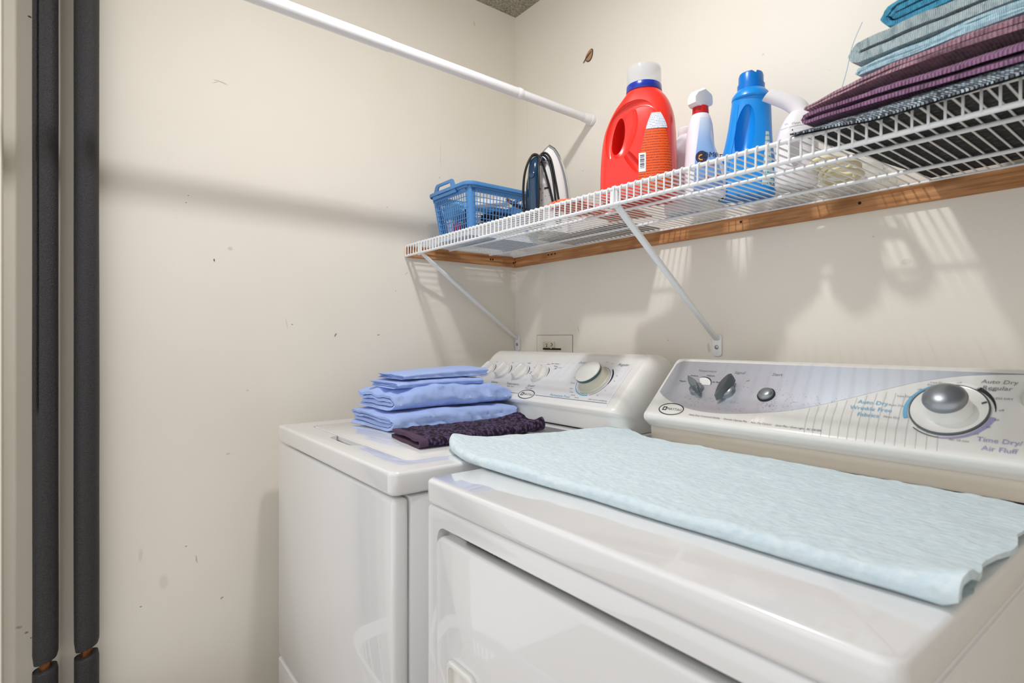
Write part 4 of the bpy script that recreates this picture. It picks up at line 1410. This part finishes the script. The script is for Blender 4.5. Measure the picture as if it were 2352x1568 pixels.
# --- bottles ------------------------------------------------------------------
def sect(keys, n_per=6):
    return smooth_prof(keys, n_per)
def super_ring(cx_, a, b, e, n=56):
    R = []
    for k in range(n):
        q = 2 * PI * k / n
        c_, s_ = math.cos(q), math.sin(q)
        R.append((cx_ + a * math.copysign(abs(c_) ** (2 / e), c_), b * math.copysign(abs(s_) ** (2 / e), s_)))
    return R
class Bottle:
    """keys: (z, centre, half width, half depth, squareness) in the bottle's own frame"""
    def __init__(s, c, ang, keys):
        s.c = Vector(c); s.w = Vector((math.cos(ang), math.sin(ang), 0)); s.d = Vector((-math.sin(ang), math.cos(ang), 0))
        s.k = sect(keys)
        s.z = [k[0] for k in s.k]
    def P(s, u, v, z):
        return s.c + s.w * u + s.d * v + Vector((0, 0, z))
    def at(s, z):
        return [float(np.interp(z, s.z, [k[i] for k in s.k])) for i in range(1, 5)]
    def body(s):
        return loft(B(), [[s.P(u, v, k[0]) for u, v in super_ring(k[1], k[2], k[3], k[4])] for k in s.k])
    def front(s, u, z, off=.0006):
        """point on the near face"""
        cx_, a, b, e = s.at(z)
        q = min(.999, abs((u - cx_) / a))
        return s.P(u, -(b * (1 - q ** e) ** (1 / e)) - off, z)
    def patch(s, u0, u1, z0, z1, f=None, off=.0006, n=14, m=18):
        bm = B()
        uv = bm.loops.layers.uv.new('UVMap')
        V = []
        for j in range(m + 1):
            r = []
            tz = j / m
            z = z0 + (z1 - z0) * tz
            a0, a1 = (u0, u1) if f is None else f(tz)
            for i in range(n + 1):
                r.append(bm.verts.new(s.front(a0 + (a1 - a0) * i / n, z, off)))
            V.append(r)
        for j in range(m):
            for i in range(n):
                fc = bm.faces.new((V[j][i], V[j][i + 1], V[j + 1][i + 1], V[j + 1][i]))
                for lp, q in zip(fc.loops, ((i / n, j / m), ((i + 1) / n, j / m), ((i + 1) / n, (j + 1) / m), (i / n, (j + 1) / m))):
                    lp[uv].uv = q
        return bm
def capsule(bm, f, a, r0, r1, n=24):
    """ellipsoid cutter: f maps unit sphere coordinates to world"""
    bmesh.ops.create_uvsphere(bm, u_segments=n, v_segments=16, radius=1)
    for v in bm.verts:
        v.co = f(v.co)
    return bm

# red detergent bottle
RS = 1.038
rbot = Bottle((.850, -.310, ZS), math.radians(27), [tuple(q_ * (RS if i_ < 4 else 1) for i_, q_ in enumerate(k_)) for k_ in [
    (.000, .000, .072, .044, 4), (.003, .000, .077, .048, 4), (.012, .000, .080, .051, 4), (.060, .000, .0805, .051, 3.8), (.110, .001, .079, .050, 3.6),
    (.150, .003, .0755, .047, 3.4), (.180, .007, .069, .043, 3.2), (.203, .010, .060, .039, 3), (.220, .012, .050, .037, 2.6), (.231, .012, .042, .0365, 2.2), (.238, .012, .0375, .0365, 2), (.240, .012, .036, .036, 2)]])
t = thing('detergent_bottle', 'large red detergent bottle with a moulded handle and clear cap on blue collar', 'bottle', rbot.c)
rb_ = part('body', rbot.body(), 'bottle_red', t)
def ell(bot, u, v, z, ru, rv, rz, tilt):
    def f(p):
        a, b, c_ = p.x * ru, p.y * rv, p.z * rz
        return bot.P(u + a * math.cos(tilt) + c_ * math.sin(tilt), v + b, z + c_ * math.cos(tilt) - a * math.sin(tilt))
    return capsule(B(), f, 0, 0, 0)
RB = lambda u, v, z, ru, rv, rz, tilt: ell(rbot, u * RS, v * RS, z * RS, ru * RS, rv * RS, rz * RS, tilt)
RL = lambda prof: [(a * RS, b * RS) for a, b in prof]
gr = tube(B(), [rbot.front(u * RS, z * RS, .0035) for u, z in smooth_prof([(-.050, .090), (-.0535, .120), (-.050, .152), (-.038, .180), (-.016, .197), (.010, .203), (.032, .196), (.047, .178), (.055, .152)], 5)],
          [.004 + .0125 * math.sin(PI * min(1, (q_ + 1.5) / 34) ** .8) for q_ in range(41)], 14)
boolean(rb_, [gr])
boolean(rb_, [RB(-.037, -.022, .139, .0125, .050, .043, .14), RB(.000, -.060, .075, .012, .020, .045, -.62), RB(-.022, -.050, .148, .030, .024, .062, .20)])
NCK = rbot.P(.012 * RS, 0, 0)
part('collar', lathe(B(), RL([(0, .238), (.0382, .238), (.0386, .2395), (.0378, .2520), (.0368, .2535), (0, .2535)]), NCK, (0, 0, 1), 48), 'cap_navy', t)
part('cap', lathe(B(), RL([(.0355, .2490), (.0368, .2495), (.0376, .260), (.0372, .288), (.0354, .2925), (.0300, .2945), (0, .295), (0, .2938), (.0290, .2934), (.0344, .290), (.0360, .286), (.0362, .251)]), NCK, (0, 0, 1), 48), 'cap_clear', t, label='clear measuring cap')
part('spout', lathe(B(), RL([(.019, .248), (.0185, .262), (.0175, .262), (.0165, .248)]), NCK, (0, 0, 1), 30, False), 'cap_navy', t)
RP = lambda u0, u1, z0, z1, f=None, off=.0006, n=14, m=18: rbot.patch(u0 * RS, u1 * RS, z0 * RS, z1 * RS, None if f is None else (lambda q: tuple(e * RS for e in f(q))), off, n, m)
lb = part('label', RP(0, 0, .012, .178, lambda q: (.010 + .026 * q ** 2.0, .0795 - .024 * q ** 2.2), .0007), 'label_orange', t, label='orange back label with lines of print')
part('label_panel', RP(0, 0, .142, .176, lambda q: (.0262 + .0112 * q ** 1.3, .0685 - .013 * q ** 1.5), .0011), 'label_white', lb)
part('barcode_panel', RP(.012, .027, .052, .092, None, .0012, 4, 6), 'print_white', lb)
bars = B()
for i in range(9):
    z0 = (.060 + i * .0032) * RS
    V = [bars.verts.new(rbot.front(u * RS, z, .0016)) for u, z in ((.015, z0), (.024, z0), (.024, z0 + .0009 + .0006 * (i % 3)), (.015, z0 + .0009 + .0006 * (i % 3)))]
    bars.faces.new(V)
part('barcode', bars, 'print_navy', lb, kind='stuff')
ridge = B()
tube(ridge, [rbot.P(rbot.at(z)[0] - rbot.at(z)[1] - .0002, -.004, z) for z in np.linspace(.01, .205, 20)], .0012, 6)
part('mould_seam', ridge, 'bottle_red', t)

# white jug
wj = Bottle((.842, -.129, ZS), math.radians(30), [tuple(q_ * (1.06 if i_ < 4 else 1) for i_, q_ in enumerate(k_)) for k_ in [
    (.000, 0, .038, .030, 3.5), (.004, 0, .042, .034, 3.5), (.06, 0, .043, .035, 3.2), (.11, 0, .042, .034, 3), (.145, .002, .039, .032, 2.6), (.165, .007, .030, .028, 2.3), (.178, .010, .0225, .0225, 2), (.182, .010, .021, .021, 2)]])
t = thing('white_jug', 'plain white plastic jug with white cap between red bottle and spray bottle', 'bottle', wj.c)
o = part('body', wj.body(), 'bottle_white', t)
boolean(o, [ell(wj, -.021, 0, .105, .0075, .09, .036, .10), ell(wj, -.021, -.034, .105, .013, .014, .046, .10)])
part('cap', lathe(B(), [(0, .191), (.0228, .191), (.0228, .1945), (.0235, .1955), (.0235, .209), (.0217, .211), (0, .2115)], wj.P(.0106, 0, 0), (0, 0, 1), 40), 'head_white', t)

# spray bottle
sp = Bottle((.962, -.219, ZS), math.radians(38), [
    (.000, 0, .040, .026, 3), (.003, 0, .044, .030, 3), (.030, 0, .0450, .031, 2.8), (.065, -.002, .0435, .030, 2.6), (.090, -.006, .0370, .028, 2.5), (.115, -.010, .0310, .0255, 2.4),
    (.140, -.010, .0290, .0230, 2.3), (.165, -.0095, .0260, .0212, 2.2), (.183, -.0090, .0205, .0190, 2), (.191, -.009, .0155, .0155, 2)])
t = thing('spray_bottle', 'trigger spray bottle with white head, red collar and blue label', 'bottle', sp.c)
part('body', sp.body(), 'bottle_white', t)
lb = part('label', sp.patch(0, 0, .012, .176, lambda q: (-.026 + .008 * q + .012 * max(0, q - .4), .0385 - .0295 * min(1, q * 1.35) ** 1.3 + .006 * max(0, q - .55)), .0006), 'label_spray', t, label='blue gradient label')
lg = B(); lf = lambda u, v: sp.front(u, v, .0013)
vs = [lg.verts.new(lf(-.009 + .0125 * math.cos(2 * PI * k / 24), .086 + .014 * math.sin(2 * PI * k / 24))) for k in range(24)]
lg.faces.new(vs)
lf2 = lambda u, v: sp.front(u, v, .0024)
text(lg, 'COMET', .0165, lf2, .008, .0895, 'CENTER', .15)
part('logo', lg, 'print_navy', lb)
lg = B()
strip(lg, arc(-.0095, .085, .005, .0055, 70, 300, 16), .0032, lambda u, v: sp.front(u, v, .0019))
MATS['logo_orange'] = mat('logo_orange', srgb(226, 150, 50), rough=.5)
part('logo_swirl', lg, 'logo_orange', lb)
lg = B()
text(lg, 'Bathroom', .0105, lf2, .000, .066, shear=.3)
strip(lg, [(-.002, .040), (.026, .040)], .012, lf)
part('red_print', lg, 'print_red', lb)
part('collar', lathe(B(), [(0, .188), (.0175, .188), (.0178, .190), (.0170, .205), (.0140, .207), (0, .207)], sp.P(-.009, 0, 0), (0, 0, 1), 30), 'collar_red', t)
# head: faceted block with the nozzle turned to the front left
hh = B()
hdir = Vector((-.12, -.99, 0)); hsd = Vector((.99, -.12, 0))
HP = lambda u, v, z: sp.P(-.009, 0, 0) + hsd * v + hdir * u + Vector((0, 0, z))
rings = []
for u, wv, zb_, zt in ((-.030, .009, .218, .234), (-.024, .0115, .211, .240), (-.002, .0130, .203, .2475), (.020, .0125, .2035, .237), (.0285, .0110, .2085, .226)):
    rings.append([HP(u, -wv, zb_), HP(u, wv, zb_), HP(u, wv, zt - .005), HP(u, wv * .7, zt), HP(u, -wv * .7, zt), HP(u, -wv, zt - .005)])
part('trigger_head', loft(hh, rings), 'head_white', t, 25)
part('neck', lathe(B(), [(0, .204), (.0125, .204), (.0125, .214), (0, .214)], sp.P(-.009, 0, 0), (0, 0, 1), 24), 'head_white', t)
part('trigger', tube(B(), [HP(-.012, 0, .210), HP(-.019, 0, .203), HP(-.022, 0, .195)], [.006, .0055, .004], 10), 'collar_red', t)

# blue bottle
bb = Bottle((1.022, -.150, ZS), math.radians(30), [
    (.000, -.003, .056, .034, 3.2), (.004, -.003, .061, .039, 3.2), (.030, -.002, .0620, .040, 3), (.070, .000, .0580, .038, 2.8), (.110, .003, .0505, .036, 2.6), (.150, .006, .0455, .034, 2.4), (.185, .008, .0425, .033, 2.2),
    (.208, .009, .0405, .034, 2), (.216, .009, .0395, .035, 2), (.220, .009, .036, .034, 2)])
t = thing('blue_detergent_bottle', 'bright blue detergent bottle with a moulded grip and notched blue cap', 'bottle', bb.c)
o = part('body', bb.body(), 'bottle_blue', t)
boolean(o, [ell(bb, -.004, -.036, .136, .0205, .027, .062, .10)])
nb_ = bb.P(.009, 0, 0)
part('collar', lathe(B(), [(0, .214), (.0385, .214), (.0405, .217), (.0395, .224), (.0335, .232), (.0300, .236), (0, .236)], nb_, (0, 0, 1), 44), 'bottle_blue', t)
cp = lathe(B(), [(0, .235), (.0285, .235), (.0285, .249), (.0262, .250), (.0258, .268), (.0240, .2735), (.0205, .2755), (0, .2755)], nb_, (0, 0, 1), 44)
cp = part('cap', cp, 'cap_blue', t)
boolean(cp, [box(B(), (-.0045, -.05, .0), (.0045, .05, .02), 0, 1, Matrix.Translation(nb_ + Vector((0, 0, .268))) @ Matrix.Translation((.016, 0, 0)))])
part('label', bb.patch(0, 0, .018, .135, lambda q: (.030 + .008 * q, .0545 - .010 * q), .0007), 'label_aqua', t, label='pale printed label')
tube_ = B()
tube(tube_, [bb.front(bb.at(z)[0] - bb.at(z)[1] * .62, z, .0002) for z in np.linspace(.01, .20, 20)], .0010, 6)
part('mould_seam', tube_, 'bottle_blue', t)

# --- handheld steamer
sc_ = Vector((1.128, -.158, ZS)); su = Vector((math.cos(.55), math.sin(.55), 0)); sv = Vector((-math.sin(.55), math.cos(.55), 0))
SP = lambda u, v, z: sc_ + su * u + sv * v + Vector((0, 0, z))
t = thing('garment_steamer', 'white handheld steamer with a bent handle standing beside the blue bottle', 'steamer', sc_)
bd = []
for z, cx_, a, b in ((0, .006, .036, .030), (.004, .006, .040, .034), (.05, .006, .0405, .034), (.10, .008, .039, .033), (.125, .012, .036, .031), (.142, .016, .031, .027), (.152, .017, .024, .021)):
    bd.append([SP(u, v, z) for u, v in super_ring(cx_, a, b, 2.6, 40)])
part('body', loft(B(), bd), 'steamer_white', t, 50)
hpts = smooth_prof([(.024, .110), (.020, .138), (.012, .161), (-.004, .176), (-.026, .188), (-.048, .199)], 6)
part('handle', loft(B(), [[SP(cx_ + (.0135 + .010 * (1 - i / (len(hpts) - 1)) ** 2) * .75 * math.cos(q), (.0150 + .008 * (1 - i / (len(hpts) - 1)) ** 2) * math.sin(q), z + (.0135 + .008 * (1 - i / (len(hpts) - 1))) * math.cos(q) * .75) for q in [2 * PI * k / 24 for k in range(24)]] for i, (cx_, z) in enumerate(hpts)]), 'steamer_white', t, 50)
bt = B()
prism(bt, [(.000 + .0095 * math.cos(2 * PI * k / 24), .066 + .031 * math.sin(2 * PI * k / 24)) for k in range(24)], -.0375, -.030, lambda u, v, h: SP(u, h, v))
part('trigger_button', bt, 'steamer_grey', t)
tx = B()
sf = lambda u, v: SP(u, -.0345, v)
text(tx, 'ON   STEAM', .0052, lambda u, v: SP(u, -.0335, v), -.004, .1215)
strip(tx, [(-.026, .111), (-.010, .115), (.008, .1165), (.028, .116)], .0006, sf)
vs = [tx.verts.new(sf(-.004 + .0012 * math.cos(k), .1085 + .0018 * math.sin(k))) for k in np.linspace(0, 2 * PI, 10)[:-1]]
tx.faces.new(vs)
text(tx, 'Garment Steamer', .0070, sf, .006, .030, shear=.3)
part('lettering', tx, 'print_navy', t, kind='stuff')

# --- paper, cream hose and crumpled bag by the steamer
pp = slabpillow(B(), (1.118, -.082, ZS), .045, .030, .003, .3, 3)
solo('paper_sheet', pp, 'paper_written', 'white paper with black handwriting lying behind the steamer', 'paper', ang=60)
hz = B()
pts = []
for i in range(150):
    a = i / 150 * 2 * PI * 4.2
    r = .040 + .012 * math.sin(i * .21) + .008 * (i / 150)
    pts.append((1.206 + r * .75 * math.cos(a), -.135 + r * .95 * math.sin(a), ZS + .006 + i / 150 * .034 + .004 * math.sin(a * 1.7)))
tube(hz, pts, .0042, 8)
solo('coiled_cord', hz, 'cord_cream', 'cream coloured cord coiled loosely beside the woven mats', 'cord', ang=60)
solo('clear_bag', pillow(B(), (1.200, -.048, ZS + .028), .060, .032, .027, 21, .3, .1), 'plastic_clear', 'crumpled clear plastic bag behind the coiled cream cord', 'bag', ang=70)

# --- woven mats and towels stacked at the right
ROT = -.11
def hang(y):
    return -.55 * max(0, -.466 - y) - 0.0
def stack(name, label, cat, m, xl, yfr, z0, W, D, Hh, n, t_, ins, seed, amp=.003, droop=0.0, group=None, ytilt=0.0, step=.008, bulge=.004, arch=0.0):
    """fold closes at the left end (flip); front edge at y=yfr at x=xl, receding to the right"""
    P = fold_path(W, Hh, n, ins)
    def fn(a, h, l):
        u = W - a                       # 0 at the left end
        f = h / Hh
        y = D * l
        z = z0 + h + f * amp * (fbm(u, y, seed, 9) + .5 * fbm(u, y, seed + 3, 26)) - f * bulge * abs(2 * l - 1) ** 3
        z += arch * math.sin(min(1, max(0, u / .45)) * PI) * (1 - l) * f + arch * .6 * math.sin(min(1, max(0, u / .45)) * PI) * (1 - l) * (1 - f)
        z -= droop * math.exp(-(u / .05) ** 2) * f
        yo = .004 * fbm(u, f, seed + 8, 8) + .0015 * fbm(u, f * 3, seed, 30)
        xo = .003 * fbm(y, f, seed + 1, 11)
        uu, yy = u + xo, y + yo
        Y = yfr + math.sin(ROT) * uu + math.cos(ROT) * yy
        return (xl + math.cos(ROT) * uu - math.sin(ROT) * yy, Y, z + hang(Y))
    return solo(name, ribbon(B(), P, t_, 0, 1, 44, fn, step), m, label, cat, group, 65)
def flatmat(name, label, m, xl, yfr, z0, W, D, th, seed, group, dzf=None):
    bm = B()
    nx, ny = 60, 60
    T_, Bo = [], []
    for j in range(ny + 1):
        a, b = [], []
        for i in range(nx + 1):
            u, v = W * i / nx, D * j / ny
            z = z0 + (dzf(u / W, v / D) if dzf else 0)
            zt = z + th * (1 - .5 * max(abs(2 * i / nx - 1), abs(2 * j / ny - 1)) ** 14) + .0009 * fbm(u, v, seed, 40)
            uu = u + .002 * fbm(v, 1, seed, 25); vv = v + .0022 * fbm(u, 2, seed, 25)
            x, y = xl + math.cos(ROT) * uu - math.sin(ROT) * vv, yfr + math.sin(ROT) * uu + math.cos(ROT) * vv
            a.append(bm.verts.new((x, y, zt))); b.append(bm.verts.new((x, y, z)))
        T_.append(a); Bo.append(b)
    for j in range(ny):
        for i in range(nx):
            bm.faces.new((T_[j][i], T_[j][i + 1], T_[j + 1][i + 1], T_[j + 1][i]))
            bm.faces.new((Bo[j][i], Bo[j + 1][i], Bo[j + 1][i + 1], Bo[j][i + 1]))
    for j in range(ny):
        for i in (0, nx):
            bm.faces.new((T_[j][i], T_[j + 1][i], Bo[j + 1][i], Bo[j][i]))
    for i in range(nx):
        for j in (0, ny):
            bm.faces.new((T_[j][i], T_[j][i + 1], Bo[j][i + 1], Bo[j][i]))
    return bm
GM = 'woven mats stacked on the shelf'
GT = 'folded towels stacked on the shelf'
def drape(u, v):
    e = max(0, .030 - v * .46) / .030
    return -.021 * e ** 1.4 * min(1, .25 + u * 3)
tg = thing('woven_placemat', 'grey and black woven placemat lowest in the stack on the shelf', 'placemat', (1.5, -.2, ZS), GM)
part('weave', flatmat('', '', '', 1.276, -.474, ZS + .0020, .50, .46, .0055, 3, GM, drape), 'woven_grey', tg, 60)
part('underside', flatmat('', '', '', 1.278, -.472, ZS, .496, .456, .0018, 3, GM, drape), 'woven_underside', tg, 60, label='dark underside seen through the wires')
stack('folded_placemat', 'dark plum ribbed mat folded in half, right on the grey placemat', 'placemat', 'woven_plum', 1.284, -.462, ZS + .0085, .50, .37, .026, 2, .0062, .0, 31, .003, .002, GM, arch=.004)
stack('woven_placemat', 'dusty pink woven mat draped loosely over the plum mat', 'placemat', 'woven_pink', 1.286, -.452, ZS + .0355, .50, .36, .010, 2, .0042, .0, 37, .003, .000, GM, arch=.022)
stack('dark_towel', 'dark navy folded cloth pressed between pink mat and pale blue towel', 'towel', 'cloth_navy', 1.352, -.415, ZS + .0640, .45, .33, .012, 2, .0050, 0, 41, .002, 0, GT)
stack('blue_towel', 'thin pale blue folded towel under the thick grey blue towel', 'towel', 'cloth_paleblue', 1.345, -.418, ZS + .0765, .45, .33, .017, 4, .0040, .01, 43, .003, .002, GT, arch=.003)
stack('grey_blue_towel', 'thick grey blue terry towel folded with its fold open at the left', 'towel', 'terry_greyblue', 1.332, -.415, ZS + .0945, .46, .33, .041, 2, .0150, 0, 47, .005, .004, GT, bulge=.006)
stack('bright_blue_towel', 'bright turquoise terry towel on the very top of the stack', 'towel', 'terry_bright', 1.372, -.400, ZS + .1370, .42, .32, .046, 4, .0082, .006, 53, .004, .004, GT, bulge=.006)
th = B()
tube(th, smooth_prof([(1.357, -.424, ZS + .150), (1.346, -.430, ZS + .118), (1.3405, -.434, ZS + .085), (1.3355, -.437, ZS + .062), (1.333, -.439, ZS + .049)], 6), .0006, 5)
solo('loose_thread', th, 'thread_blue', 'pale loose thread hanging from the towel stack', 'thread')

# ------------------------------------------------------------------ laundry basket on the floor (seen only as a reflection in the machines)
t = thing('laundry_basket', 'white slatted laundry basket standing on the floor in front of the washer', 'basket', (.47, -1.30, 0))
def lb_ring(f, o):
    hx, hy = .26 + .05 * f + o, .16 + .035 * f + o
    return [(.47 + u, -1.30 + v, .004 + .30 * f) for u, v in [(hx * math.copysign(abs(math.cos(q)) ** .5, math.cos(q)), hy * math.copysign(abs(math.sin(q)) ** .5, math.sin(q))) for q in [2 * PI * k / 48 for k in range(48)]]]
part('bottom', loft(B(), [lb_ring(0, 0), lb_ring(.03, 0)]), 'basket_white', t)
part('rim', loft(B(), [lb_ring(.86, .0), lb_ring(.86, .006), lb_ring(.98, .014), lb_ring(1.0, .012), lb_ring(1.0, .0), lb_ring(.86, .0)], cap=False), 'basket_white', t)
bm = B()
for k in range(0, 48):
    a, b = lb_ring(.02, 0)[k], lb_ring(.88, 0)[k]
    tube(bm, [a, b], .0045, 5)
part('slats', bm, 'basket_white', t, kind='stuff')
